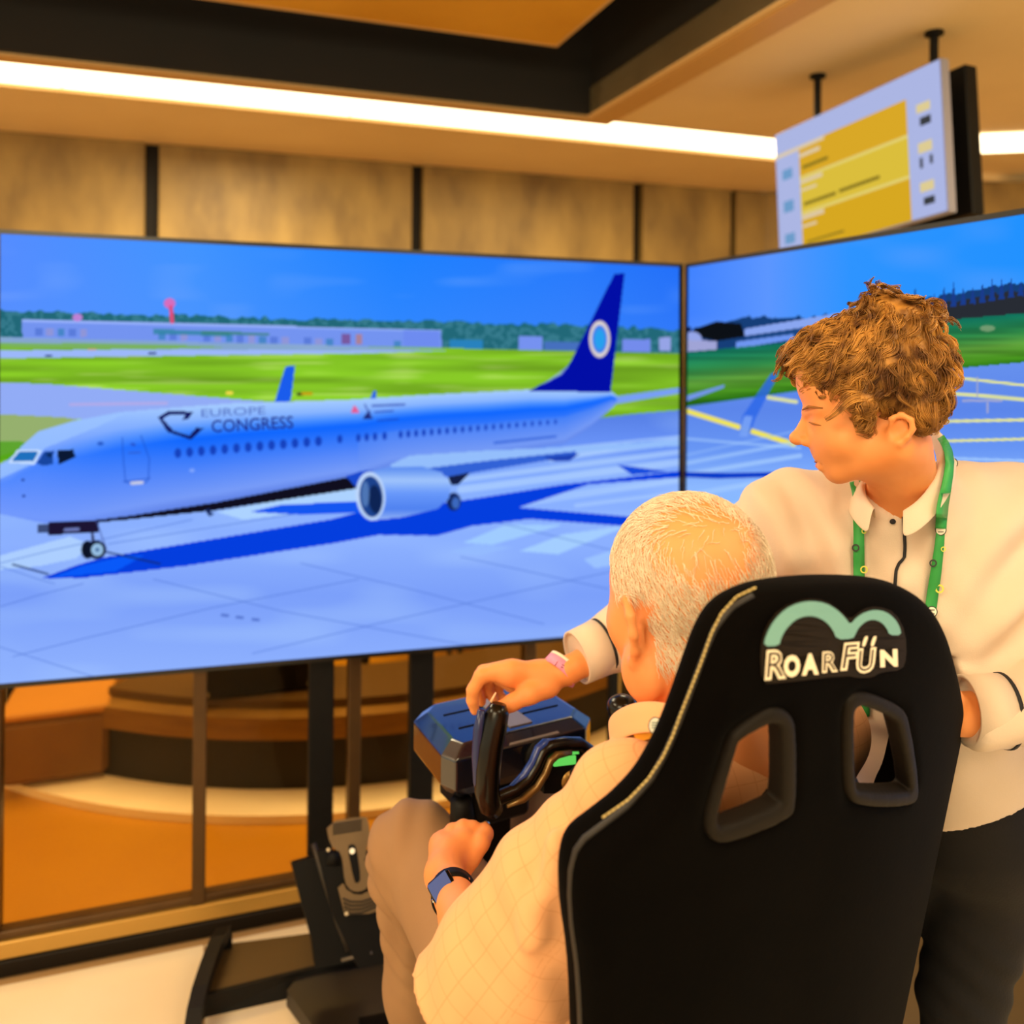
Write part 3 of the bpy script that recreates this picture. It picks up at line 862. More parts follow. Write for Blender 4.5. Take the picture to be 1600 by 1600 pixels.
# base plate and curved foot rail on the left
bp = [onz(345, 1476, 0.05), onz(500, 1456, 0.05), onz(620, 1440, 0.05), onz(640, 1490, 0.05), onz(490, 1512, 0.05), onz(318, 1558, 0.05)]
mb = MB(); mb.prism(bp, (0, 0, -0.035)); mb.build('base_plate', PL, stand)
mb = MB(); e = [onz(316, 1557, 0.05), onz(492, 1513, 0.05), onz(640, 1487, 0.05)]
mb.prism([e[0] + (0, -.004, .003), e[1] + (0, -.004, .003), e[2] + (0, -.004, .003), e[2] + (0, -.004, -.05), e[1] + (0, -.004, -.05), e[0] + (0, -.004, -.05)], (0, 0.012, 0)); mb.build('front_lip', BLACKMETAL, stand)
rail = [onz(350, 1447, 0.10), onz(341, 1462, 0.115), onz(326, 1500, 0.11), onz(313, 1540, 0.10), onz(305, 1575, 0.085), onz(300, 1610, 0.06), onz(298, 1640, 0.03)]
mb = MB()
lft = [q + TU * -0.018 for q in rail]; rgt = [q + TU * 0.016 for q in rail]
for a, b, c_, d_ in zip(lft[:-1], lft[1:], rgt[1:], rgt[:-1]):
    mb.prism([a, b, c_, d_], (0, 0, -0.03))
mb.build('foot_rail', BLACKMETAL, stand)
rl = []
for q in (rail[0], rail[-1]):
    mb = MB(); g = q.copy(); g[2] = 0
    mb.box((q + g) / 2 - Z3 * 0.012, TU * 0.02, TN * 0.016, Z3 * max((q[2] / 2 - 0.012), 0.004), 0.002); mb.build('foot_pad', BLACK, stand)
lower = [onz(470, 1520, 0.03), onz(640, 1490, 0.03), onz(690, 1600, 0.03), onz(700, 1700, 0.03), onz(540, 1720, 0.03), onz(450, 1548, 0.03)]

# ---- stand of the right screen
RU = unit(ur * np.array([1, 1, 0])); RN = np.array([-RU[1], RU[0], 0])
if np.dot(RN, CAM - topZ) < 0: RN = -RN
sr0 = o_r - n_r * 0.09 + unit(ur) * 0.75; sr0[2] = 0
st2 = thing('screen_stand', sr0, 'black steel floor stand carrying the right display beside the jeans', 'stand')
for k in (0.5, 1.0):
    q = o_r - n_r * 0.085 + RU * k; q[2] = 0.64
    mb = MB(); mb.box(q, RU * 0.034, RN * 0.022, Z3 * 0.62, 0.003); mb.build('post', BLACKMETAL, st2)
mb = MB(); q = o_r - n_r * 0.085 + RU * 0.75; q[2] = 0.9
mb.box(q, RU * 0.4, RN * 0.02, Z3 * 0.05, 0.004); mb.build('cross_bracket', BLACKMETAL, st2)
mb = MB(); q = o_r - n_r * 0.32 + RU * 0.72; q[2] = 0.03
mb.box(q, RU * 0.4, RN * 0.3, Z3 * 0.025, 0.004); mb.build('base_plate', PL, st2)
q = post_at(957, 1100); 
st3 = thing('barrier_post', q, 'slim black post with brass edge seen behind the seated man, left of his chin', 'post')
mb = MB(); mb.box(q + Z3 * 0.46, TU * 0.013, TN * 0.015, Z3 * 0.46, 0.002); mb.build('post_body', BLACKMETAL, st3)
mb = MB(); mb.box(q + Z3 * 0.46 + TU * 0.018, TU * 0.004, TN * 0.012, Z3 * 0.45); mb.build('brass_edge', ALUL, st3)

# ---- hanging double-sided information sign
dl, drr = 3.47, 2.80
S = [at(1214, 210, dl), at(1476, 88, drr), at(1476, 331, drr), at(1214, 407, dl)]
so, su, sv = rect_fit(*S)
sn = unit(np.cross(su, sv)); sn = sn if np.dot(sn, CAM - so) > 0 else -sn
sign = thing('hanging_sign', so + su / 2 + sv, 'ceiling hung double sided information display with yellow schedule rows', 'sign')
mb = MB(); mb.box(so + su / 2 + sv / 2 - sn * 0.02, su / 2 * 1.006, sv / 2 * 1.01, sn * 0.018, 0.003); mb.build('front_casing', mat('lilac_grey_casing', (150, 150, 170), 0.4), sign)
mb = MB(); mb.box(so + su / 2 + sv / 2 - sn * 0.15, su / 2 * 1.0, sv / 2 * 1.0, sn * 0.03, 0.004); mb.build('rear_casing', BLACK, sign)
mb = MB(); mb.box(so + su / 2 + sv / 2 - sn * 0.08, su / 2 * 0.6, sv / 2 * 0.4, sn * 0.05); mb.build('inner_bracket', BLACK, sign)
def sgn(a, b, lift=0.001): return so + su * a + sv * b + sn * lift
def sq(a0, b0, a1, b1, lift=0.001): return [sgn(a0, b0, lift), sgn(a1, b0, lift), sgn(a1, b1, lift), sgn(a0, b1, lift)]
def rects(name, rs, rgb, lift, par, k=0.95):
    for r in rs:
        mb = MB(); mb.add(sq(*r, lift=lift), [[0, 1, 2, 3]])
        o = mb.build(name, emit_mat('sign_%d_%d_%d' % rgb, rgb, k / EXPO), par)
    return o
scr = rects('display_face', [(0.005, 0.005, 0.995, 0.995)], (176, 186, 232), 0.0012, sign)
rects('schedule_row', [(0.17, 0.17, 0.82, 0.425)], (222, 172, 40), 0.002, scr); rects('schedule_row', [(0.17, 0.43, 0.82, 0.70)], (224, 194, 62), 0.002, scr); rects('schedule_row', [(0.17, 0.705, 0.82, 0.995)], (220, 172, 34), 0.002, scr)
rects('row_heading', [(0.0, 0.17, 0.34, 0.20), (0.17, 0.235, 0.31, 0.265), (0.17, 0.44, 0.32, 0.47), (0.17, 0.51, 0.28, 0.53), (0.17, 0.715, 0.32, 0.75), (0.17, 0.79, 0.27, 0.81)], (226, 206, 170), 0.0026, scr)
rects('row_heading', [(0.17, 0.41, 0.82, 0.432), (0.17, 0.688, 0.82, 0.71)], (232, 214, 120), 0.0024, scr)
rects('row_text', [(0.19, 0.335, 0.36, 0.36), (0.19, 0.62, 0.40, 0.645), (0.42, 0.615, 0.66, 0.64), (0.2, 0.92, 0.44, 0.935)], (150, 130, 40), 0.0028, scr, .7)
rects('room_icon', [(0.05, 0.31, 0.12, 0.39), (0.05, 0.56, 0.12, 0.65), (0.05, 0.82, 0.12, 0.90)], (112, 160, 206), 0.0026, scr)
rects('pictogram', [(0.87, 0.24, 0.94, 0.30), (0.87, 0.50, 0.94, 0.57), (0.87, 0.765, 0.94, 0.83)], (226, 208, 150), 0.0026, scr)
rects('pictogram', [(0.885, 0.335, 0.94, 0.39), (0.875, 0.60, 0.89, 0.67), (0.925, 0.60, 0.94, 0.66), (0.885, 0.87, 0.94, 0.92)], (60, 62, 66), 0.0026, scr)
for x, y, dd in ((1262, 185, 3.33), (1443, 105, 2.87)):
    q = at(x, y, dd); q = q - sn * 0.05
    mb = MB(); mb.cyl((q[0], q[1], q[2] - 0.06), (q[0], q[1], HC), 0.014, 12); mb.build('hanger_rod', BLACK, sign)
    mb = MB(); mb.cyl((q[0], q[1], HC - 0.012), (q[0], q[1], HC - 0.0002), 0.03, 16); mb.build('ceiling_rose', BLACK, sign)
# ================================================================== organic surfaces: distance fields + surface nets
class Field:
    def __init__(s, lo, hi, h):
        s.h = h; s.lo = np.asarray(lo, float)
        n = np.ceil((np.asarray(hi, float) - s.lo) / h).astype(int) + 1
        s.n = n
        s.ax = [(s.lo[k] + h * np.arange(n[k])).astype(np.float32) for k in range(3)]
        s.f = np.full(tuple(n), 1.0, np.float32)
    def _sl(s, lo, hi):
        i0 = np.clip(np.floor((lo - s.lo) / s.h).astype(int), 0, s.n)
        i1 = np.clip(np.ceil((hi - s.lo) / s.h).astype(int) + 1, 0, s.n)
        if (i1 <= i0).any(): return None
        return tuple(slice(a, b) for a, b in zip(i0, i1))
    def _grid(s, sl):
        return (s.ax[0][sl[0]][:, None, None], s.ax[1][sl[1]][None, :, None], s.ax[2][sl[2]][None, None, :])
    def _mix(s, sl, d, k, op):
        a = s.f[sl]
        if op == 'sub':
            d = -d
            if k > 0:
                h = np.clip(0.5 - 0.5 * (d - a) / k, 0, 1) ; r = a * h + d * (1 - h)
                s.f[sl] = d + (a - d) * h + k * h * (1 - h)
            else: s.f[sl] = np.maximum(a, d)
        else:
            if k > 0:
                h = np.clip(0.5 + 0.5 * (a - d) / k, 0, 1)
                s.f[sl] = a + (d - a) * h - k * h * (1 - h)
            else: s.f[sl] = np.minimum(a, d)
    def cone(s, a, b, ra, rb, k=0.02, op='add'):
        a, b = np.asarray(a, float), np.asarray(b, float)
        m = max(ra, rb) + k + 3 * s.h
        sl = s._sl(np.minimum(a, b) - m, np.maximum(a, b) + m)
        if sl is None: return s
        x, y, z = s._grid(sl); v = b - a; l2 = float(v @ v) + 1e-12
        t = np.clip(((x - a[0]) * v[0] + (y - a[1]) * v[1] + (z - a[2]) * v[2]) / l2, 0, 1).astype(np.float32)
        d = np.sqrt((x - a[0] - t * v[0]) ** 2 + (y - a[1] - t * v[1]) ** 2 + (z - a[2] - t * v[2]) ** 2) - (ra + t * (rb - ra))
        s._mix(sl, d.astype(np.float32), k, op); return s
    def chain(s, pts, rs, k=0.01, op='add'):
        for p, q, r0, r1 in zip(pts[:-1], pts[1:], rs[:-1], rs[1:]): s.cone(p, q, r0, r1, k, op)
        return s
    def ball(s, c, r, k=0.02, op='add'): return s.cone(c, np.asarray(c) + 1e-6, r, r, k, op)
    def ell(s, c, axes, radii, k=0.02, op='add'):
        """axes: three unit vectors"""
        c = np.asarray(c, float); A = [np.asarray(q, float) for q in axes]
        m = max(radii) + k + 3 * s.h
        sl = s._sl(c - m, c + m)
        if sl is None: return s
        x, y, z = s._grid(sl); x = x - c[0]; y = y - c[1]; z = z - c[2]
        q = [(x * e[0] + y * e[1] + z * e[2]) for e in A]
        k0 = np.sqrt(sum((g / r) ** 2 for g, r in zip(q, radii)))
        k1 = np.sqrt(sum((g / (r * r)) ** 2 for g, r in zip(q, radii))) + 1e-6
        d = k0 * (k0 - 1) / k1
        s._mix(sl, d.astype(np.float32), k, op); return s
    def plane(s, p, n):
        """cut away everything on the +n side"""
        p = np.asarray(p, float); n = unit(n)
        x, y, z = s._grid((slice(None),) * 3)
        d = (x - p[0]) * n[0] + (y - p[1]) * n[1] + (z - p[2]) * n[2]
        s.f = np.maximum(s.f, d.astype(np.float32)); return s
    def slabcut(s, p, n, a, r):
        """cut the +n side, only within radius r of p"""
        p = np.asarray(p, float); n = unit(n)
        sl = s._sl(p - r, p + r)
        x, y, z = s._grid(sl)
        d = (x - p[0]) * n[0] + (y - p[1]) * n[1] + (z - p[2]) * n[2]
        s.f[sl] = np.maximum(s.f[sl], d.astype(np.float32)); return s
    def mesh(s, smooth=0):
        f = s.f; n = s.n
        ins = f < 0
        c = np.zeros(tuple(n - 1), np.uint8)
        for i in (0, 1):
            for j in (0, 1):
                for k in (0, 1):
                    c += ins[i:n[0] - 1 + i, j:n[1] - 1 + j, k:n[2] - 1 + k]
        act = np.argwhere((c > 0) & (c < 8))
        cid = np.full(tuple(n - 1), -1, np.int32)
        cid[act[:, 0], act[:, 1], act[:, 2]] = np.arange(len(act))
        V = np.zeros((len(act), 3)); cnt = np.zeros(len(act))
        cor = [(i, j, k) for i in (0, 1) for j in (0, 1) for k in (0, 1)]
        vals = {q: f[act[:, 0] + q[0], act[:, 1] + q[1], act[:, 2] + q[2]].astype(float) for q in cor}
        for p in cor:
            for a in range(3):
                if p[a] == 0:
                    q = list(p); q[a] = 1; q = tuple(q)
                    fa, fb = vals[p], vals[q]; m = (fa < 0) != (fb < 0)
                    t = np.where(m, fa / np.where(m, fa - fb, 1), 0)
                    e = np.zeros((len(act), 3)); e[:] = p; e[:, a] = t
                    V[m] += e[m]; cnt[m] += 1
        V = (V / np.maximum(cnt, 1)[:, None] + act) * s.h + s.lo
        quads = []
        for a in range(3):
            b, d = [(1, 2), (2, 0), (0, 1)][a]
            s0 = [slice(None)] * 3; s1 = [slice(None)] * 3
            s0[a] = slice(0, -1); s1[a] = slice(1, None)
            i0, i1 = ins[tuple(s0)], ins[tuple(s1)]
            e = np.argwhere(i0 != i1)
            e = e[(e[:, b] > 0) & (e[:, d] > 0) & (e[:, b] < n[b] - 1) & (e[:, d] < n[d] - 1)]
            w = i0[e[:, 0], e[:, 1], e[:, 2]]
            def cell(ob, od):
                g = e.copy(); g[:, b] -= ob; g[:, d] -= od
                return cid[g[:, 0], g[:, 1], g[:, 2]]
            q = np.stack([cell(1, 1), cell(0, 1), cell(0, 0), cell(1, 0)], 1)
            q[~w] = q[~w][:, ::-1]
            quads.append(q)
        Q = np.concatenate(quads); Q = Q[(Q >= 0).all(1)]
        for _ in range(smooth):
            acc = np.zeros_like(V); cn = np.zeros(len(V))
            for k in range(4):
                np.add.at(acc, Q[:, k], V[Q[:, (k + 1) % 4]] + V[Q[:, (k + 3) % 4]]); np.add.at(cn, Q[:, k], 2)
            V = 0.5 * V + 0.5 * acc / np.maximum(cn, 1)[:, None]
        return V, Q

def normals(V, Q):
    n = np.cross(V[Q[:, 2]] - V[Q[:, 0]], V[Q[:, 3]] - V[Q[:, 1]])
    N = np.zeros_like(V)
    for k in range(4): np.add.at(N, Q[:, k], n)
    return N / (np.linalg.norm(N, axis=1)[:, None] + 1e-12)

def fold(V, N, p, d, axis, amp, wl, fall, phase=0.0):
    """wave of folds: crests run along axis, travel along d, fades out from p over fall"""
    p = np.asarray(p); q = V - p
    s_ = q @ unit(d); r = np.linalg.norm(q - 0.6 * (q @ unit(axis))[:, None] * unit(axis), axis=1)
    w = np.exp(-(r / fall) ** 2)
    return V + N * (amp * w * np.sin(2 * math.pi * s_ / wl + phase + 2.0 * np.sin((q @ unit(axis)) / fall * 2)))[:, None]

def n3(V, s, seed=0):
    r = np.random.default_rng(seed); out = np.zeros(len(V))
    for k in range(5):
        d = r.normal(size=3); d /= np.linalg.norm(d)
        out += np.sin(V @ d * s * (0.7 + 0.6 * r.random()) * 6.28 + r.random() * 6.28)
    return out / 5

def sd_poly(A, B, poly):
    p = np.asarray(poly, float)
    d = segd(A, B, np.vstack([p, p[:1]]))
    return np.where(inpoly(A, B, poly), -d, d)

def smooth_loop(p, it=2):
    p = np.asarray(p, float)
    for _ in range(it):
        q = np.roll(p, -1, 0); p = np.stack([0.75 * p + 0.25 * q, 0.25 * p + 0.75 * q], 1).reshape(-1, p.shape[1])
    return p
# ================================================================== RACING SEAT
FD = unit([-0.49, 0.87, 0]); RD = np.array([FD[1], -FD[0], 0])      # seat facing / seat right
rec = math.radians(11)
SU = unit(Z3 * math.cos(rec) - FD * math.sin(rec))
SN = unit(np.cross(RD, SU)); SN = SN if np.dot(SN, CAM - at(1250, 1150, .86)) > 0 else -SN
SC = at(1250, 1150, 0.86)
TKS = 0.062
def bow(a): return -0.75 * np.clip(np.abs(a) - 0.04, 0, 1) ** 2
def seat2(x, y, lift=-0.004):
    a = 0.0
    for _ in range(5):
        q = onplane(x, y, SC + SN * (bow(a) + lift), SN) - SC; a = q @ RD
    return np.array([q @ RD, q @ SU])
outline_px = [(1160, 920), (1210, 906), (1290, 900), (1375, 903), (1420, 922), (1447, 962), (1462, 1012), (1482, 1082), (1512, 1152), (1529, 1202), (1531, 1250),
              (1516, 1310), (1502, 1362), (1491, 1420), (1481, 1480), (1462, 1560), (1446, 1640), (1430, 1720), (905, 1720), (897, 1640), (894, 1540), (889, 1480),
              (879, 1420), (877, 1352), (889, 1308), (921, 1283), (962, 1253), (1001, 1213), (1031, 1160), (1052, 1108), (1076, 1040), (1096, 984), (1122, 944)]
z8 = lambda pts: [(1100 + .45 * x, 880 + .45 * y) for x, y in pts]
holeL = z8([(40, 905), (45, 860), (110, 640), (122, 608), (225, 552), (262, 552), (280, 580), (280, 828), (262, 850), (85, 922), (52, 925)])
holeR = z8([(515, 520), (530, 495), (560, 490), (660, 532), (682, 562), (722, 780), (715, 796), (690, 802), (540, 802), (520, 782)])
rimL = z8([(8, 930), (20, 850), (90, 640), (112, 588), (200, 522), (252, 500), (302, 520), (322, 570), (322, 850), (292, 890), (100, 970), (38, 976)])
rimR = z8([(490, 500), (510, 462), (550, 450), (602, 460), (690, 500), (712, 540), (748, 780), (736, 830), (702, 846), (540, 846), (506, 822), (490, 760)])
OUT = smooth_loop([seat2(*p) for p in outline_px], 2)
HL, HR, RL, RR_ = [smooth_loop([seat2(*p, TKS / 2) for p in q], 1) for q in (holeL, holeR, rimL, rimR)]
def seat_sdf(h, fn, alo, ahi, clo, chi):
    A = np.arange(alo[0], ahi[0], h); B = np.arange(alo[1], ahi[1], h); Cc = np.arange(clo, chi, h)
    d2 = fn(*np.meshgrid(A, B, indexing='ij'))
    fld = Field((0, 0, 0), (1, 1, 1), 1.0)
    fld.h = h; fld.lo = np.array([alo[0], alo[1], clo]); fld.n = np.array([len(A), len(B), len(Cc)])
    return fld, A, B, Cc, d2
def to_world(V): return SC + V[:, :1] * RD + V[:, 1:2] * SU + V[:, 2:3] * SN
seatp = at(1200, 1600, 0.95); seatp[2] = 0.30
seat = thing('racing_seat', seatp, 'black suede racing seat with teal arch logo seen from behind', 'seat')
VELVET = mat('black_suede', (4, 3, 3), 0.9, rgb2=(8, 6, 5), nscale=9, bump=0.04, bscale=160, sheen=0.012, spec=0.03)
h = 0.0045
d_out = lambda A, B: np.maximum(sd_poly(A, B, OUT), np.maximum(-sd_poly(A, B, HL), -sd_poly(A, B, HR)))
fld, A, B, Cc, d2 = seat_sdf(h, d_out, OUT.min(0) - .02, OUT.max(0) + .02, -0.22, 0.075)
r = 0.026
dz = np.abs(Cc[None, None, :] - bow(A)[:, None, None] + 0.0) - TKS / 2
q0 = d2[:, :, None] + r; q1_ = dz + r
fld.f = (np.minimum(np.maximum(q0, q1_), 0) + np.hypot(np.maximum(q0, 0), np.maximum(q1_, 0)) - r).astype(np.float32)
dh = np.minimum(sd_poly(*np.meshgrid(A, B, indexing='ij'), HL), sd_poly(*np.meshgrid(A, B, indexing='ij'), HR))
carve = np.maximum((dh - 0.06)[:, :, None], Cc[None, None, :] - (bow(A)[:, None, None] + TKS / 2 - 0.02))
carve = np.maximum(carve, (sd_poly(*np.meshgrid(A, B, indexing='ij'), OUT) + 0.03)[:, :, None])      # keep a closed rim all round
fld.f = np.maximum(fld.f, -carve).astype(np.float32)
V, Q = fld.mesh(1)
shell = mk('backrest', to_world(V), Q, VELVET, seat, True)
RIM = mat('hole_rim_rubber', (20, 14, 8), 0.65, spec=0.2)
for hl, rm in ((HL, RL), (HR, RR_)):
    fn = lambda A, B: np.maximum(sd_poly(A, B, rm), -sd_poly(A, B, hl) - 0.002)
    fld, A, B, Cc, d2 = seat_sdf(0.003, fn, rm.min(0) - .012, rm.max(0) + .012, -0.13, 0.062)
    rr = 0.005
    cen = bow(A)[:, None, None] + TKS / 2 - 0.0095
    dz = np.abs(Cc[None, None, :] - cen) - 0.012
    q0 = d2[:, :, None] + rr; q1_ = dz + rr
    fld.f = (np.minimum(np.maximum(q0, q1_), 0) + np.hypot(np.maximum(q0, 0), np.maximum(q1_, 0)) - rr).astype(np.float32)
    V, Q = fld.mesh(1); mk('belt_slot_rim', to_world(V), Q, RIM, seat, True)
def on_seat(x, y, lift=0.0012):
    a, b = seat2(x, y)
    # the back surface sits proud of the reference plane: correct the sight line for it
    for _ in range(2):
        P_ = SC + SN * (bow(a) + TKS / 2 + lift)
        q = onplane(x, y, P_, SN) - SC; a, b = q @ RD, q @ SU
    return SC + a * RD + b * SU + SN * (bow(a) + TKS / 2 + lift)
# stitching along the left shoulder
stp = [(1180, 918), (1150, 932), (1126, 958), (1110, 990), (1094, 1035), (1077, 1078), (1061, 1118), (1050, 1148), (1034, 1182), (1011, 1216), (980, 1248), (932, 1281)]
stp = np.array(stp, float); dd = np.r_[0, np.cumsum(np.hypot(*np.diff(stp, axis=0).T))]
mb = MB(); THREAD = mat('pale_stitch_thread', (214, 190, 120), 0.7)
t = 0
while t < dd[-1] - 8:
    a = [np.interp(t, dd, stp[:, k]) for k in (0, 1)]; b = [np.interp(t + 6.0, dd, stp[:, k]) for k in (0, 1)]
    mb.tube([on_seat(*a, -.008), on_seat((a[0] + b[0]) / 2, (a[1] + b[1]) / 2, -.0066), on_seat(*b, -.008)], 0.0009, 5); t += 8.6
tag(mb.build('stitching', THREAD, seat, True), kind='stuff')
# piping along the edge
PIP = mat('grey_edge_piping', (34, 29, 28), 0.6)
ep = OUT[[i for i in range(len(OUT))]]
pl = []
for p in [(1160, 922), (1128, 940), (1102, 972), (1086, 1012), (1066, 1066), (1046, 1118), (1028, 1160), (1004, 1204), (966, 1247), (924, 1279), (900, 1297), (887, 1315), (880, 1345), (879, 1385), (882, 1430), (890, 1490), (894, 1550), (897, 1640)]:
    a, b = seat2(*p); pl.append(SC + (a + 0.001) * RD + b * SU + SN * (bow(a) + 0.008))
pl = smooth_loop(np.array(pl), 0)
mb = MB(); mb.tube(pl, 0.003, 8); mb.build('edge_piping', PIP, seat, True)
# right lower seam
mb = MB()
sm = [(1516, 1300), (1504, 1345), (1494, 1390), (1484, 1450), (1476, 1500), (1462, 1560), (1450, 1610)]
mb.tube([SC + (seat2(*p)[0] - .012) * RD + seat2(*p)[1] * SU + SN * (bow(seat2(*p)[0]) + TKS / 2 - .002) for p in sm], 0.0016, 6); mb.build('side_seam', PIP, seat, True)
# logo patch
z6 = lambda pts: [(1140 + .2625 * x, 900 + .2625 * y) for x, y in pts]
def flat(px, mat_, name, parent, lift, it=1):
    P_ = smooth_loop(np.array(px, float), it) if it else np.array(px, float)
    from mathutils.geometry import tessellate_polygon
    tri = tessellate_polygon([[Vector((float(x), float(y), 0)) for x, y in P_]])
    # refine so that it follows the curve of the seat
    V3 = [tuple(p) for p in P_]; T = [list(q) for q in tri]
    for _ in range(3):
        nt = []
        for a, b, c in T:
            L_ = [(math.dist(V3[a], V3[b]), a, b, c), (math.dist(V3[b], V3[c]), b, c, a), (math.dist(V3[c], V3[a]), c, a, b)]
            l, i, j, k = max(L_)
            if l < 14: nt.append([a, b, c]); continue
            V3.append(tuple((np.array(V3[i]) + np.array(V3[j])) / 2)); m_ = len(V3) - 1
            nt += [[i, m_, k], [m_, j, k]]
        T = nt
    return mk(name, [on_seat(x, y, lift) for x, y in V3], T, mat_, parent)
patch = flat(z6([(190, 642), (178, 430), (212, 300), (300, 188), (450, 132), (570, 143), (660, 205), (715, 262), (790, 196), (880, 178), (985, 215), (1043, 330), (1048, 480), (1022, 558), (900, 572), (850, 604), (760, 608), (700, 592), (300, 637)]),
             mat('logo_patch_brown', (28, 19, 10), 0.7, spec=0.2), 'logo_patch', seat, 0.0012)
TEAL = mat('teal_print', (124, 184, 184), 0.5)
flat(z6([(200, 418), (215, 350), (260, 265), (330, 195), (410, 158), (490, 148), (570, 160), (640, 200), (690, 250), (718, 290), (755, 245), (810, 212), (870, 200), (930, 212), (980, 250), (1010, 300), (1020, 350), (950, 352),
         (935, 310), (900, 272), (855, 258), (810, 270), (770, 305), (750, 345), (735, 374), (638, 378), (615, 320), (570, 268), (510, 240), (450, 238), (390, 260), (335, 315), (305, 370), (295, 415)]), TEAL, 'teal_arches', patch, 0.0022, 1)
LET = mat('glowing_cream_print', (255, 238, 200), 0.5, emit=0.12)  # letters glow faintly, brightness put into the print
def letter(ch, x0, y0, x1, y1, ang, shear, bold, m_, lift, nm):
    V2, Fc = text_poly(ch, 1.0, shear, bold)
    mn = V2.min(0); V2 = V2 - mn; mx = V2.max(0)
    V2 = V2 / mx
    cx, cy = (x0 + x1) / 2, (y0 + y1) / 2; c, s_ = math.cos(ang), math.sin(ang)
    dx = (V2[:, 0] - .5) * (x1 - x0); dy = (.5 - V2[:, 1]) * (y1 - y0)
    X_ = 1140 + .2625 * (cx + dx * c - dy * s_); Y_ = 900 + .2625 * (cy + dx * s_ + dy * c)
    return mk(nm, [on_seat(a, b, lift) for a, b in zip(X_, Y_)], Fc, m_, patch)
DKB = mat('dark_letter_line', (58, 40, 20), 0.6)
for ch, x0, y0, x1, y1, sh in (('R', 200, 438, 330, 616, .18), ('O', 322, 470, 420, 602, .1), ('A', 424, 462, 526, 590, .1), ('R', 545, 448, 640, 574, .12), ('F', 652, 396, 782, 560, .25), ('U', 752, 428, 880, 578, .22), ('N', 892, 436, 1000, 540, .06)):
    letter(ch, x0, y0, x1, y1, -0.08, sh, 0.055, LET, 0.0026, 'letter')
    if ch in 'RFU':
        w, h_ = x1 - x0, y1 - y0
        letter(ch, x0 + w * .12, y0 + h_ * .09, x1 - w * .12, y1 - h_ * .09, -0.08, sh, -0.012, DKB, 0.0031, 'letter_inline')
for x in (805, 856):
    flat(z6([(x - 18, 418), (x - 6, 372), (x + 8, 356), (x + 20, 360), (x + 10, 392), (x, 420)]), LET, 'umlaut_dot', patch, 0.0026, 1)
# the cushion and the side bolsters (hidden below the frame)
cb = np.array([0.205, 1.10, 0.44]) + FD * 0.06
mb = MB(); mb.box(cb - Z3 * 0.03, RD * 0.19, FD * 0.22, Z3 * 0.05, 0.03); mb.build('seat_cushion', VELVET, seat)
for s_ in (-1, 1):
    mb = MB(); mb.box(cb + RD * 0.22 * s_ + Z3 * 0.02, RD * 0.03, FD * 0.2, Z3 * 0.07, 0.03); mb.build('side_bolster', VELVET, seat)

# ================================================================== SIMULATOR FRAME, YOKE, PEDALS
rb = cb.copy(); rb[2] = 0
rig = thing('simulator_frame', rb + FD * 0.5, 'black steel simulator frame under the racing seat carrying yoke and pedals', 'frame')
zt = cb[2] - 0.09
for s_ in (-1, 1):
    mb = MB(); mb.box(rb + RD * 0.2 * s_ + FD * -0.05 + Z3 * 0.06, RD * 0.025, FD * 0.38, Z3 * 0.03, 0.004); mb.build('floor_rail', BLACKMETAL, rig)
    mb = MB(); mb.box(rb + RD * 0.2 * s_ + Z3 * (0.09 + zt) / 2, RD * 0.025, FD * 0.18, Z3 * (zt - 0.09) / 2, 0.004); mb.build('seat_support', BLACKMETAL, rig)
for k in (-0.38, 0.3):
    mb = MB(); mb.box(rb + FD * k + Z3 * 0.015, RD * 0.3, FD * 0.03, Z3 * 0.015, 0.003); mb.build('cross_foot', BLACKMETAL, rig)
# ---- yoke
YC = at(712, 1215, 1.40)                               # near left front edge of the housing
YF = unit([-0.50, 0.866, 0]); YR = np.array([YF[1], -YF[0], 0])
tilt = math.radians(-4)
YU = Z3
yoke = thing('flight_yoke', YC + YR * 0.14 + YF * 0.08 - Z3 * 0.06, 'black flight yoke with faceted housing and green buttons in front of the seated man', 'flight yoke')
BLUEBLK = mat('navy_black_plastic', (12, 15, 30), 0.22, spec=0.7, coat=0.8)
def yp(a, f, u): return YC + YR * a + YF * f + YU * u
# faceted housing: octagonal plan and chamfered top
zb, zm, zt_ = -0.04, 0.026, 0.044
mb = MB()
plan_lo = [(0.0, 0.0), (0.255, 0.0), (0.285, 0.03), (0.285, 0.16), (0.25, 0.2), (0.03, 0.2), (-0.0, 0.17), (-0.012, 0.03)]
def ring(plan, z, ins=0.0):
    c = np.mean(plan, 0); return [yp(*(c + (np.array(p) - c) * (1 - ins)), z) for p in plan]
r0 = ring(plan_lo, zb, .10); r1 = ring(plan_lo, zb + 0.018); r2 = ring(plan_lo, zm); r3 = ring(plan_lo, zt_, .17)
n = 8; vs = r0 + r1 + r2 + r3; fs = [list(range(n - 1, -1, -1)), [3 * n + i for i in range(n)]]
for k in range(3): fs += [[k * n + i, k * n + (i + 1) % n, (k + 1) * n + (i + 1) % n, (k + 1) * n + i] for i in range(n)]
mb.add(vs, fs); hous = mb.build('housing', BLUEBLK, yoke)
bv = hous.modifiers.new('edge', 'BEVEL'); bv.width = 0.003; bv.segments = 2
SILV = mat('satin_silver_strip', (150, 142, 136), 0.4, metal=0.3)
c = np.mean(plan_lo, 0)
mb = MB(); mb.box(yp(0.14, 0.1, zt_ + 0.0008), YR * 0.022, YF * 0.07, YU * 0.0012); mb.build('centre_stripe', SILV, yoke)
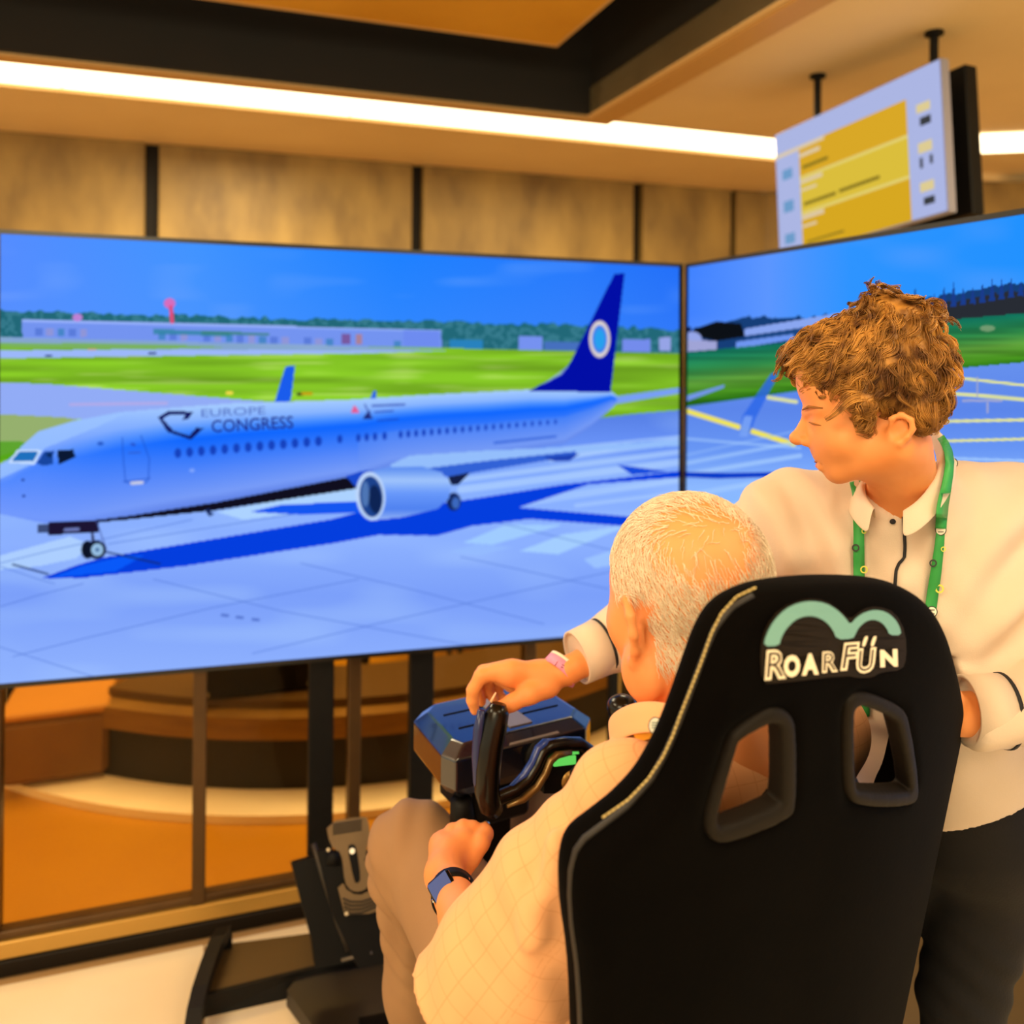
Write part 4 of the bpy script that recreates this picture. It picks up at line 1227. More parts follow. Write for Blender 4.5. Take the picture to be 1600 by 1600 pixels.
mb = MB(); mb.prism([yp(0.10, 0.002, zm + 0.002), yp(0.20, 0.002, zm + 0.002), yp(0.19, 0.018, zt_ - 0.006), yp(0.115, 0.018, zt_ - 0.006)], YU * 0.0015); mb.build('maker_plate', SILV, yoke)
mb = MB()
for f0 in (0.07, 0.13):
    mb.box(yp(0.14, f0, zt_ + 0.0006), YR * 0.10, YF * 0.0012, YU * 0.0008)
tag(mb.build('housing_seam', BLACK, yoke), kind='stuff')
# shaft and hub
SH0 = yp(0.155, 0.0, 0.0)
mb = MB(); mb.cyl(SH0, SH0 - YF * 0.10, 0.016, 20); mb.build('shaft', mat('bronze_shaft', (150, 116, 60), 0.35, metal=0.7), yoke, True)
mb = MB(); mb.cyl(SH0 + YF * .004, SH0 - YF * 0.012, 0.028, 24); mb.build('shaft_collar', BLACK, yoke, True)
# yoke wheel: two horns joined by a curved lower bar; in a plane facing the pilot
YWd = 1.325
WP = SH0 - YF * 0.095
def wh(x, y, lift=0.0): return onplane(x, y, WP - YF * lift, YF)
mb = MB()
gl = [wh(779, 1100), wh(777, 1112), wh(772, 1135), wh(766, 1165), wh(762, 1200), wh(761, 1235), wh(766, 1258), wh(775, 1268)]
mb.tube(gl, [.012, .0185, .0205, .0205, .020, .0195, .018, .013], 14)
mb.build('left_grip', GLOSSBLACK, yoke, True)
mb = MB(); mb.tube([wh(752, 1110, -.006), wh(748, 1140, -.006), wh(746, 1180, -.006), wh(747, 1220, -.006), wh(754, 1256, -.006)], [.006, .009, .009, .008, .006], 10); mb.build('grip_trim', mat('blue_black_trim', (30, 44, 96), 0.3), yoke, True)
mb = MB()
lb = [wh(764, 1252), wh(780, 1246), wh(805, 1236), wh(826, 1218), wh(840, 1196), wh(848, 1176), wh(858, 1167), wh(880, 1163), wh(905, 1163), wh(918, 1172), wh(932, 1190), wh(945, 1215), wh(965, 1235), wh(990, 1240)]
mb.tube(lb, .0115, 10); mb.build('lower_bar', GLOSSBLACK, yoke, True)
mb = MB(); mb.tube([p - YF * .012 + np.array([0.006, 0, -.008]) for p in lb[1:8]], [.003, .005, .006, .006, .006, .006, .004], 8); mb.build('bar_highlight_strip', mat('bronze_highlight_tint', (120, 96, 56), 0.3, metal=.6), yoke, True)  # bar highlight put in as a bronze coloured strip
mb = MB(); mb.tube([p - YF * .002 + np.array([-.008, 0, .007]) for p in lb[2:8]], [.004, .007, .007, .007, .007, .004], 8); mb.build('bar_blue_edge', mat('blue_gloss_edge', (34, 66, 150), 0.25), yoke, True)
mb = MB(); mb.prism([wh(852, 1178, .003), wh(910, 1168, .003), wh(930, 1200, .003), wh(925, 1240, .003), wh(850, 1240, .003)], YF * 0.03); mb.build('hub_panel', BLACK, yoke)
GRN = emit_mat('green_button_light', (110, 226, 96), 0.85 / EXPO)
mb = MB(); mb.prism([wh(878, 1176, .006), wh(904, 1172, .006), wh(905, 1178, .006), wh(878, 1182, .006)], YF * 0.004); mb.build('green_button', GRN, yoke)
mb = MB(); mb.prism([wh(866, 1185, .006), wh(900, 1181, .006), wh(900, 1194, .006), wh(866, 1198, .006)], YF * 0.004); mb.build('green_button', GRN, yoke)
mb = MB()
rgp = [wh(990, 1240), wh(1003, 1225), wh(1010, 1190), wh(1008, 1150), wh(1004, 1120)]
mb.tube(rgp, [.012, .016, .017, .018, .012], 12); mb.build('right_grip', GLOSSBLACK, yoke, True)
mb = MB(); mb.tube([wh(767, 1097), wh(775, 1082)], [.0022, .0014], 8); mb.build('trigger_lever', mat('pale_lever', (236, 190, 150), 0.4), yoke, True)
# mount under the housing
mb = MB(); mb.box(yp(0.1, 0.09, zb - 0.035), YR * 0.055, YF * 0.07, YU * 0.035, 0.008); mb.build('mount_block', BLACKMETAL, yoke)
mb = MB(); mb.tube([yp(0.02, 0.02, zb - 0.01), yp(0.028, 0.03, zb - 0.05), yp(0.05, 0.05, zb - 0.075)], [.018, .022, .02], 10); mb.build('clamp_arm', BLACK, yoke, True)
mb = MB(); mb.tube([at(752, 1300, 1.42), at(757, 1291, 1.42)], .006, 10); mb.ball(at(758, 1289, 1.41), 0.0085, 12, 8); mb.build('clamp_knob', mat('chrome', (220, 214, 200), 0.15, metal=1.0), yoke, True)
# column under the yoke, belongs to the frame
cp = yp(0.1, 0.09, 0); 
mb = MB(); mb.box(np.array([cp[0], cp[1], (zb + YC[2] - 0.07 + 0.09) / 2]), YR * 0.04, YF * 0.03, Z3 * ((zb + YC[2] - 0.07 - 0.09) / 2), 0.004); mb.build('yoke_column', BLACKMETAL, rig)
# joystick-like throttle behind the collar
tq = at(975, 1108, 1.26)
th = thing('throttle_quadrant', tq - Z3 * 0.10, 'black throttle lever top showing beside the collar of the seated man', 'throttle')
fld = Field(tq - 0.06, tq + 0.07, 0.003)
fld.ell(at(972, 1103, 1.26), (RV, FV, UV), (.022, .022, .016), .008).ell(at(965, 1118, 1.26), (RV, FV, UV), (.012, .018, .02), .008)
V, Q = fld.mesh(1); mk('lever_head', V, Q, GLOSSBLACK, th, True)
mb = MB(); mb.cyl(at(967, 1125, 1.26), at(967, 1125, 1.26) - Z3 * 0.09, 0.011, 12); mb.build('lever_stem', BLACK, th, True)
mb = MB(); mb.box(tq - Z3 * 0.13, YR * 0.05, YF * 0.07, Z3 * 0.03, 0.006); mb.build('quadrant_body', BLACK, th)
mb = MB(); b_ = tq - Z3 * 0.16; mb.box(np.array([b_[0], b_[1], b_[2] / 2 + .045]), YR * 0.02, YF * 0.02, Z3 * (b_[2] / 2 - .045), 0.003); mb.build('quadrant_column', BLACKMETAL, rig)
# ---- pedals
PD = 1.98
ped = thing('rudder_pedals', onz(560, 1560, 0.0) * np.array([1, 1, 0]), 'black rudder pedal unit with grey brown slotted pedal plate left of the knee', 'pedals')
PN = unit(np.array([0.25, -0.86, 0.45]))
PP = at(545, 1350, PD)
def pe_(x, y, lift=0.0): return onplane(x, y, PP + PN * lift, PN)
PEDM = mat('grey_brown_pedal_metal', (132, 110, 78), 0.45, metal=0.3, rgb2=(120, 98, 68), nscale=12)
z4 = lambda pts: [(280 + .2375 * x, 1240 + .2375 * y) for x, y in pts]
plate = z4([(965, 190), (1215, 148), (1245, 170), (1260, 310), (1228, 370), (1232, 440), (1270, 560), (1240, 620), (1190, 648), (1130, 640), (1090, 590), (1075, 430), (1050, 380), (995, 345)])
mb = MB(); mb.prism([pe_(*p) for p in smooth_loop(np.array(plate), 1)], -PN * 0.008); pp = mb.build('pedal_plate', PEDM, ped)
heel = z4([(1045, 620), (1080, 590), (1100, 630), (1150, 662), (1200, 665), (1250, 640), (1275, 600), (1310, 640), (1340, 760), (1250, 790), (1090, 800)])
mb = MB(); mb.prism([pe_(*p, -.002) for p in heel], -PN * 0.008); hp = mb.build('heel_plate', PEDM, ped)
DKG = mat('groove_dark', (48, 38, 24), 0.7)
for k in range(4):
    mb = MB(); p = z4([(1010, 205 + k * 20), (1200, 175 + k * 20)]); mb.tube([pe_(*p[0], .0005), pe_(*p[1], .0005)], 0.0022, 6); mb.build('tread_groove', DKG, pp)
for k in range(4):
    mb = MB(); p = z4([(1075 + k * 4, 690 + k * 26), (1130, 712 + k * 26), (1200, 712 + k * 24), (1270, 690 + k * 22), (1320, 660 + k * 24)]); mb.tube([pe_(*q, -.0012) for q in p], 0.0022, 6); mb.build('heel_groove', DKG, hp)
sl = z4([(1105, 350), (1135, 330), (1165, 345), (1195, 560), (1175, 592), (1150, 580)])
mb = MB(); mb.prism([pe_(*p, .0012) for p in smooth_loop(np.array(sl), 1)], -PN * 0.001); mb.build('slot', BLACK, pp)
mb = MB(); p = z4([(1138, 378)])[0]; mb.cyl(pe_(*p, .001), pe_(*p, .006), 0.006, 12); mb.build('bolt', mat('glowing_bolt', (250, 240, 214), 0.25, metal=0.5, emit=0.2), pp)  # bolt given a faint glow of its own
for p in z4([(980, 370), (1100, 790)]):
    mb = MB(); mb.cyl(pe_(*p, .0), pe_(*p, .004), 0.004, 10); mb.build('bolt', mat('steel_bolt', (190, 176, 150), 0.3, metal=0.9), ped)
# black housing of the pedal unit
box = [(456, 1350), (486, 1341), (500, 1340), (530, 1420), (566, 1500), (494, 1514), (488, 1470), (470, 1405)]
pbp = at(480, 1400, 2.0)
mb = MB(); mb.prism([onplane(x, y, pbp, PN) for x, y in box], -PN * 0.11); mb.build('side_housing', BLACK, ped)
b2 = [(496, 1330), (620, 1330), (640, 1420), (650, 1500), (560, 1512), (520, 1430)]
mb = MB(); mb.prism([onplane(x, y, PP - PN * 0.014, PN) for x, y in b2], -PN * 0.09); mb.build('pedal_housing', BLACK, ped)
mb = MB(); mb.tube([onplane(490, 1318, pbp + PN * .02, PN), onplane(505, 1370, pbp + PN * .02, PN), onplane(527, 1440, pbp + PN * .02, PN), onplane(545, 1485, pbp + PN * .02, PN)], .0065, 8); mb.build('side_rod', mat('dark_grey_rod', (60, 54, 48), 0.4, metal=.5), ped, True)
mb = MB(); mb.tube([at(534, 1500, 1.93), at(582, 1488, 1.93)], .004, 8); mb.build('cross_rod', mat('grey_rod', (110, 102, 92), 0.4, metal=.5), ped, True)
for p in z4([(1015, 420), (1262, 430)]):
    mb = MB(); c_ = pe_(*p, -.012); mb.cyl(c_ - RV * .014, c_ + RV * .014, .016, 14); mb.build('pivot', BLACK, ped, True)
bp2 = [onz(468, 1522, 0.04), onz(640, 1492, 0.04), onz(720, 1600, 0.04), onz(700, 1680, 0.04), onz(560, 1700, 0.04), onz(448, 1548, 0.04)]
mb = MB(); mb.prism(bp2, (0, 0, -0.036)); mb.build('floor_plate', mat('dark_satin_plate', (34, 28, 20), 0.45), ped)
mb = MB(); q = [onz(560, 1590, 0.07), onz(680, 1566, 0.07), onz(690, 1590, 0.07), onz(566, 1615, 0.07)]; mb.prism(q, (0, 0, -0.03)); mb.build('heel_rest', BLACK, ped)
# ================================================================== PEOPLE
SKIN = mat('warm_skin', (240, 160, 96), 0.5, rgb2=(232, 146, 82), nscale=14, sss=0.12, spec=0.35)
SKIN2 = mat('ruddy_skin', (238, 160, 100), 0.5, rgb2=(230, 140, 80), nscale=9, sss=0.12, spec=0.35)
WSHIRT = mat('cream_white_cotton', (228, 208, 188), 0.8, rgb2=(222, 200, 178), nscale=5, bump=0.06, bscale=500, sheen=0.1)
DENIM = mat('black_denim', (13, 11, 12), 0.9, rgb2=(22, 19, 20), nscale=14, bump=0.12, bscale=300)
CHINO = mat('khaki_chino', (164, 126, 88), 0.85, rgb2=(152, 114, 78), nscale=5, bump=0.05, bscale=400)
AX3 = (RV, FV, UV)
def strands(roots, dirs, nrm, length, seg, r0, curl=0.0, lift=0.4, down=0.0, seed=1, sides=3):
    """hair locks as thin tapered tubes: numpy-built, one mesh"""
    g = np.random.default_rng(seed); n = len(roots)
    L = length * (0.7 + 0.6 * g.random(n))
    P = [roots]; d = dirs + nrm * lift; d /= np.linalg.norm(d, axis=1)[:, None]
    side = np.cross(nrm, d); side /= np.linalg.norm(side, axis=1)[:, None] + 1e-9
    ph = g.random(n) * 6.28; fr = 1.2 + 1.6 * g.random(n)
    for k in range(1, seg + 1):
        t = k / seg
        d = d + (-nrm * lift * 1.5 / seg) + np.array([0, 0, -down / seg]) 
        d /= np.linalg.norm(d, axis=1)[:, None]
        base = P[-1] + d * (L / seg)[:, None]
        w = curl * (np.sin(fr * t * 6.28 + ph) - np.sin(fr * (t - 1 / seg) * 6.28 + ph))
        w2 = curl * .6 * (np.cos(fr * t * 6.28 + ph) - np.cos(fr * (t - 1 / seg) * 6.28 + ph))
        P.append(base + side * w[:, None] + nrm * w2[:, None])
    P = np.stack(P, 1)                                     # n, seg+1, 3
    rr = r0 * (0.7 + .6 * g.random(n))
    tap = np.linspace(1, .25, seg + 1)
    V = np.zeros((n, seg + 1, sides, 3))
    for k in range(sides):
        a = 6.283 * k / sides
        V[:, :, k] = P + (math.cos(a) * side + math.sin(a) * nrm)[:, None, :] * (rr[:, None] * tap)[..., None]
    idx = np.arange(n * (seg + 1) * sides).reshape(n, seg + 1, sides)
    q = []
    for k in range(sides):
        k2 = (k + 1) % sides
        q.append(np.stack([idx[:, :-1, k], idx[:, :-1, k2], idx[:, 1:, k2], idx[:, 1:, k]], -1).reshape(-1, 4))
    return V.reshape(-1, 3), np.concatenate(q)

# ------------------------------------------------------------------ standing young man
DH = 1.13; KH = DH / F * 0.96
HF = unit(ray(1360, 620)); HP0 = at(1360, 620, DH)          # he is seen exactly from the side
HRt = unit(np.cross(HF, UV)); HUp = np.cross(HRt, HF)
def yh(x, y, s_=0.0): return onplane(x, y, HP0, HF) - HF * s_ * KH
e_w = at(890, 1046, 1.40)                   # right wrist
rsh, lsh = at(1240, 822, 1.27), at(1592, 812, 1.24)
relb, rwr = at(1085, 945, 1.50), e_w
lelb, lwr = np.array([0.86, 1.10, 1.10]), at(1500, 1116, 1.10)
chest, waist, pelv = at(1412, 940, 1.29), at(1470, 1120, 1.34), at(1525, 1255, 1.36)
def rot2(a):
    """axes turned by angle a in the frame plane (positive lifts the right end)"""
    c, s_ = math.cos(a), math.sin(a)
    return (HRt * c + HUp * s_, HF, -HRt * s_ + HUp * c)

Y_ = Field((-0.10, 0.95, 0.0), (1.02, 1.68, 1.68), 0.0032)
r12 = rot2(math.radians(12)); rm = rot2(math.radians(-12))
# head
Y_.ell(yh(1360, 586), r12, (117 * KH, 78 * KH, 94 * KH), .008)
Y_.ell(yh(1322, 662), rm, (60 * KH, 60 * KH, 86 * KH), .016)
Y_.ell(yh(1354, 690), r12, (66 * KH, 60 * KH, 56 * KH), .02)
Y_.ball(yh(1307, 737), 19 * KH, .010)
for s_ in (-1, 1):
    Y_.cone(yh(1398, 694, 50 * s_), yh(1314, 736, 18 * s_), 24 * KH, 17 * KH, .012)
    Y_.ball(yh(1318, 686, 42 * s_), 26 * KH, .014)
    Y_.cone(yh(1262, 644, 10 * s_), yh(1288, 640, 46 * s_), 10 * KH, 9 * KH, .006)
Y_.ell(yh(1307, 712), rm, (29 * KH, 32 * KH, 24 * KH), .008)
for s_ in (-1, 1):
    Y_.ball(yh(1262, 663, 33 * s_), 11 * KH, .008, 'sub')
    Y_.ball(yh(1282, 662, 30 * s_), 13 * KH, .003)
    Y_.cone(yh(1268, 658, 22 * s_), yh(1284, 661, 47 * s_), 2.8 * KH, 2.6 * KH, .003)
    Y_.cone(yh(1272, 668, 24 * s_), yh(1284, 668, 44 * s_), 2.2 * KH, 2.0 * KH, .004)
Y_.cone(yh(1264, 650), yh(1248, 682), 9 * KH, 11 * KH, .006)
Y_.ell(yh(1245, 685), rm, (13.5 * KH, 13 * KH, 11.5 * KH), .004)
for s_ in (-1, 1): Y_.ball(yh(1259, 690, 12 * s_), 8 * KH, .004)
Y_.cone(yh(1282, 714, -13), yh(1282, 714, 13), 7.5 * KH, 7.5 * KH, .004)
Y_.cone(yh(1284, 728, -12), yh(1284, 728, 12), 8 * KH, 8 * KH, .004)
Y_.chain([yh(1294, 720, -24), yh(1272, 721.5, -8), yh(1272, 721.5, 8), yh(1294, 720, 24)], [2.2 * KH] * 4, .002, 'sub')
# ears
for s_ in (-1, 1):
    ez = 70 * s_
    Y_.ell(yh(1402, 668, ez), rm, (15 * KH, 5 * KH, 20 * KH), .008)
    Y_.chain([yh(1390, 664, ez + 6 * s_), yh(1392, 652, ez + 9 * s_), yh(1406, 646.5, ez + 11 * s_), yh(1420, 654, ez + 12 * s_), yh(1423, 668, ez + 11 * s_), yh(1415, 680, ez + 9 * s_), yh(1402, 689, ez + 6 * s_), yh(1396, 684, ez + 4 * s_)],
             [3.6 * KH, 4.4 * KH, 4.8 * KH, 4.6 * KH, 4.4 * KH, 4.4 * KH, 5 * KH, 4 * KH], .004)
    Y_.ell(yh(1399, 673, ez + 9 * s_), rm, (9 * KH, 8 * KH, 12 * KH), .004, 'sub')
# neck, trunk
nb = at(1420, 800, 1.2)
Y_.cone(yh(1402, 700), at(1416, 790, 1.19), 52 * KH, 56 * KH, .03)
Y_.cone(at(1330, 815, 1.235), at(1510, 805, 1.225), .05, .05, .04)
Y_.cone(rsh, lsh, .05, .05, .05)
Y_.cone(chest, waist, .12, .115, .06); Y_.cone(waist, pelv, .115, .12, .05)
# arms
Y_.chain([rsh, relb, rwr], [.05, .036, .0215], .012)
Y_.chain([lsh, lelb, lwr], [.05, .038, .027], .012)
# legs
kL, kR = at(1502, 1560, 1.36), np.array([.60, 1.50, .50])
for hp_, kn in ((pelv + (.03, 0, -.05), kL), (pelv + (-.10, .05, -.05), kR)):
    an = np.array([kn[0] + .02, kn[1] + .05, .09])
    Y_.chain([hp_, kn, an], [.075, .048, .04], .02)
    Y_.cone(an - (0, 0, .045), an + (-.03, -.13, -.05), .035, .03, .02)
# right hand on the top of the yoke grip
hd = 1.40
def hh(x, y, d=0.0): return at(x, y, hd + d)
Y_.cone(hh(882, 1050), hh(845, 1058), .0205, .026, .012)
Y_.chain([hh(850, 1055, .0), hh(800, 1052, -.012), hh(774, 1050, -.01)], [.021, .0195, .015], .012)
Y_.chain([hh(852, 1064, .0), hh(806, 1064, .022), hh(782, 1058, .025)], [.022, .018, .014], .012)
Y_.chain([hh(792, 1046, -.01), hh(752, 1056, -.016), hh(739, 1078, -.018), hh(738, 1094, -.016), hh(742, 1110, -.012)], [.0135, .0118, .0102, .0095, .0078], .004)
Y_.chain([hh(792, 1044, .01), hh(755, 1050, .02), hh(744, 1072, .03), hh(752, 1096, .03)], [.0135, .0115, .010, .0085], .003)
Y_.chain([hh(792, 1050, .03), hh(766, 1056, .04), hh(760, 1078, .044), hh(772, 1092, .04)], [.0125, .0108, .0095, .008], .003)
Y_.chain([hh(802, 1060, .045), hh(780, 1066, .056), hh(778, 1084, .056), hh(788, 1092, .05)], [.0115, .0095, .0085, .0072], .003)
Y_.chain([hh(856, 1072, -.012), hh(828, 1084, -.03), hh(800, 1098, -.034), hh(782, 1108, -.032), hh(769, 1113, -.028)], [.019, .0155, .0125, .011, .0088], .007)
# left hand gripping the seat edge
lw = lwr
for k, (dx, dy) in enumerate(((-18, -16), (-20, -2), (-20, 12), (-16, 26))):
    a = at(1490 + dx * .4, 1112 + dy, 1.095 + .004 * k); b = at(1470 + dx * .5, 1116 + dy, 1.10); c_ = at(1452, 1118 + dy, 1.08)
    Y_.chain([lwr, a, b, c_], [.02, .012, .0105, .008], .004)
Y_.chain([lwr, at(1488, 1090, 1.075), at(1472, 1084, 1.055)], [.018, .012, .010], .006)
V, Q = Y_.mesh(1)
ybase = np.array([0.70, 1.40, 0.0])
man = thing('person', ybase, 'standing person in a cream shirt with green lanyard reaching over to the yoke', 'person')
ybody = mk('body', V, Q, SKIN, man, True)
Vy, Qy = V, Q
# brows and eye detail, near side
BROWM = mat('brown_brow_hair', (150, 96, 40), 0.8)
for s_ in (-1, 1):
    mb = MB(); mb.tube([yh(1256, 640, 26 * s_), yh(1266, 635, 42 * s_), yh(1288, 637, 56 * s_)], [.0012, .002, .001], 6); mb.build('eyebrow', BROWM, man, True)
    mb = MB(); mb.tube([yh(1266, 659, 30 * s_), yh(1273, 661, 43 * s_), yh(1288, 664, 50 * s_)], [.0008, .0011, .0006], 6); mb.build('eyelash', BROWM, man, True)
LIP = mat('rosy_lip', (226, 112, 84), 0.45); MOUTH = mat('mouth_line', (120, 44, 30), 0.6)
mb = MB(); mb.tube([yh(1294, 718, -22), yh(1279, 716, -12), yh(1277, 715.5, 0), yh(1279, 716, 12), yh(1294, 718, 22)], [.001, .0034, .004, .0034, .001], 8); mb.build('upper_lip', LIP, man, True)
mb = MB(); mb.tube([yh(1294, 723, -20), yh(1281, 727, -11), yh(1279, 727.5, 0), yh(1281, 727, 11), yh(1294, 723, 20)], [.001, .0036, .0044, .0036, .001], 8); mb.build('lower_lip', LIP, man, True)
mb = MB(); mb.tube([yh(1294, 720.5, -24), yh(1275.5, 721.5, -12), yh(1273, 721.5, 0), yh(1275.5, 721.5, 12), yh(1294, 720.5, 24)], [.0004, .0009, .0009, .0009, .0004], 6); mb.build('mouth_line', MOUTH, man, True)
# shirt
S_ = Field((0.05, 0.9, 0.74), (1.05, 1.72, 1.46), 0.0042)
S_.cone(at(1335, 812, 1.235), at(1508, 800, 1.225), .062, .062, .04)
S_.cone(rsh, lsh, .072, .072, .05)
S_.cone(at(1340, 890, 1.25), at(1500, 890, 1.24), .10, .10, .05)
S_.cone(chest, waist, .155, .145, .08); S_.cone(at(1480, 980, 1.28), at(1530, 1200, 1.33), .12, .135, .06)
S_.cone(waist, pelv, .14, .15, .05)
S_.cone(at(1418, 806, 1.205), at(1412, 772, 1.195), .075, .062, .02)
# right sleeve: bulges at the elbow, tight cuff
cuR = at(905, 1026, 1.412)
S_.chain([rsh, rsh * .5 + relb * .5, relb, relb * .45 + cuR * .55, cuR], [.078, .068, .062, .052, .041], .03)
cuL = at(1512, 1110, 1.104)
S_.chain([lsh, lsh * .5 + lelb * .5, lelb, lelb * .5 + cuL * .5, cuL], [.08, .07, .062, .052, .043], .03)
# neck opening
S_.cone(at(1416, 775, 1.19), at(1402, 690, 1.15), .050, .070, .006, 'sub')
S_.cone(at(1408, 782, 1.15), at(1404, 784, 1.06), .012, .026, .008, 'sub')
ax_r = unit(cuR - relb); ax_l = unit(cuL - lelb)
S_.slabcut(cuR, ax_r, 0, .07); S_.slabcut(cuL, ax_l, 0, .056)
hem_n = unit(np.array([0.62, 0, -1.0])); hem_p = at(1520, 1245, 1.25)
S_.plane(hem_p, hem_n)
V, Q = S_.mesh(1); N = normals(V, Q)
arm_r = unit(relb - rsh)
V = fold(V, N, rsh * .6 + relb * .4, arm_r, np.cross(arm_r, FV), .0055, .045, .11)
V = fold(V, N, relb, ax_r, np.cross(ax_r, FV), .006, .04, .10, 1.0)
V = fold(V, N, at(1560, 960, 1.13), unit([.5, 0, -.8]), unit([.8, 0, .5]), .007, .07, .13, .5)
V = fold(V, N, at(1480, 1010, 1.14), unit([.35, 0, -.9]), unit([.9, 0, .35]), .007, .09, .18, 2.0)
V = fold(V, N, at(1290, 850, 1.17), unit([.8, 0, .5]), unit([.4, 0, -.9]), .008, .06, .10, .3)
V = V + N * (n3(V, 4.0, 3) * .0022)[:, None]
yshirt = mk('shirt', V, Q, WSHIRT, man, True)
bv_s = BVHTree.FromPolygons([tuple(p) for p in V], [tuple(int(i) for i in q) for q in Q])
def hit(x, y, lift=0.002, tree=None):
    r_ = Vector(unit(ray(x, y)))
    loc, nr, i, dist = (tree or bv_s).ray_cast(Vector(CAM), r_)
    if loc is None: return None
    nr = np.array(nr); nr = nr if np.dot(nr, CAM - np.array(loc)) > 0 else -nr
    return np.array(loc) + unit(CAM - np.array(loc)) * lift
# cuffs: bands with a dark stripe
DKS = mat('black_trim', (20, 20, 26), 0.7)
def band(c, axis, r0, r1, l, mat_, name, parent, off=0.0, th_=0.004, n=36):
    axis = unit(axis); a = unit(np.cross(axis, Z3)); b = np.cross(axis, a); v = []; f = []
    prof = [(0, r0 - th_), (0, r0), (l, r1), (l, r1 - th_)]
    for i in range(n):
        w = 6.2832 * i / n; e = math.cos(w) * a + math.sin(w) * b
        for (t_, rr) in prof: v.append(np.asarray(c) + axis * (off + t_) + e * (rr * (1 + .04 * math.sin(2 * w))))
    for i in range(n):
        j = (i + 1) % n
        for k in range(4): f.append([i * 4 + k, i * 4 + (k + 1) % 4, j * 4 + (k + 1) % 4, j * 4 + k])
    return mk(name, v, f, mat_, parent, True)
for c_, ax in ((cuR, ax_r), (cuL, ax_l)):
    cu = band(c_, ax, .0465, .0445, .05, WSHIRT, 'cuff', yshirt, -.045)
    band(c_, ax, .0475, .0472, .0045, DKS, 'cuff_stripe', yshirt, -.046)
# collar: folded band round the neck
def loft(rings, name, mat_, parent, closed=False):
    m_ = len(rings[0]); v = [p for g in rings for p in g]; f = []
    for i in range(len(rings) - 1):
        for k in range(m_ - (0 if closed else 1)):
            k2 = (k + 1) % m_; f.append([i * m_ + k, i * m_ + k2, (i + 1) * m_ + k2, (i + 1) * m_ + k])
    o = mk(name, v, f, mat_, parent, True)
    md = o.modifiers.new('thickness', 'SOLIDIFY'); md.thickness = 0.0025; md.offset = 0
    sb_ = o.modifiers.new('round', 'SUBSURF'); sb_.levels = 1; sb_.render_levels = 2
    return o
nk = [(1410, 798, 1.105), (1432, 786, 1.10), (1457, 755, 1.11), (1472, 715, 1.14), (1470, 682, 1.19), (1452, 664, 1.24), (1420, 668, 1.275), (1385, 700, 1.275), (1358, 735, 1.24), (1346, 755, 1.195), (1352, 775, 1.15), (1368, 795, 1.12)]
def offs(scale, dy, out):
    c_ = np.array([1410, 740, 1.185]); res = []
    for (x, y, d) in nk:
        p = at(x, y, d); cc_ = at(1412, 742, 1.185); q = p - cc_; q[2] *= 0.3
        res.append(p + unit(q) * out + np.array([0, 0, -dy]))
    return res
col_o = loft([offs(1, .02, -.006), offs(1, .004, -.002), offs(1, -.002, .003), offs(1, .004, .010), offs(1, .017, .017), offs(1, .030, .022)], 'collar', WSHIRT, yshirt)
cv = [tuple(np.array(q.co) + worg(col_o)) for q in col_o.data.vertices]; ns_ = len(V)
bv_c = BVHTree.FromPolygons([tuple(p) for p in V] + cv, [tuple(int(i) for i in q) for q in Q] + [tuple(i + ns_ for i in p.vertices) for p in col_o.data.polygons])
# placket edge and button
def ribbon_on(pts, w, name, mat_, parent, lift=.0022, step=6, tree=None, thr=.05):
    P_ = np.array(pts, float)[::-1]; dl_ = np.r_[0, np.cumsum(np.hypot(*np.diff(P_, axis=0).T))]
    ts = np.linspace(0, dl_[-1], max(3, int(dl_[-1] / step))); L_, R_, M_ = [], [], []
    for t_ in ts:
        x = np.interp(t_, dl_, P_[:, 0]); y = np.interp(t_, dl_, P_[:, 1])
        x2 = np.interp(t_ + 2, dl_, P_[:, 0]); y2 = np.interp(t_ + 2, dl_, P_[:, 1]); x1 = np.interp(t_ - 2, dl_, P_[:, 0]); y1 = np.interp(t_ - 2, dl_, P_[:, 1])
        tx, ty = x2 - x1, y2 - y1; l = math.hypot(tx, ty) + 1e-6; nx_, ny_ = -ty / l, tx / l
        ww = w if np.isscalar(w) else np.interp(1 - t_ / dl_[-1], np.linspace(0, 1, len(w)), w)
        a = hit(x + nx_ * ww / 2, y + ny_ * ww / 2, lift, tree); b = hit(x - nx_ * ww / 2, y - ny_ * ww / 2, lift, tree)
        if a is None or b is None: continue
        if L_ and (np.linalg.norm(a - L_[-1]) > thr or np.linalg.norm(b - R_[-1]) > thr):
            M_.append((L_, R_)); L_, R_ = [], []
        L_.append(a); R_.append(b)
    M_.append((L_, R_)); L_, R_ = max(M_, key=lambda q_: len(q_[0]))
    mb = MB(); mb.ribbon(L_, R_)
    o = mb.build(name, mat_, parent, True)
    md = o.modifiers.new('thickness', 'SOLIDIFY'); md.thickness = 0.0012; md.offset = 0
    return o
ribbon_on([(1411, 800), (1413, 830), (1414, 855), (1413, 872), (1404, 881), (1400, 892), (1397, 930)], 5, 'placket_edge', DKS, yshirt, .003)
mb = MB(); c_ = hit(1395, 815, .003); mb.ball(c_, (.0042, .002, .0036), 12, 8); mb.build('button', DKS, yshirt, True)
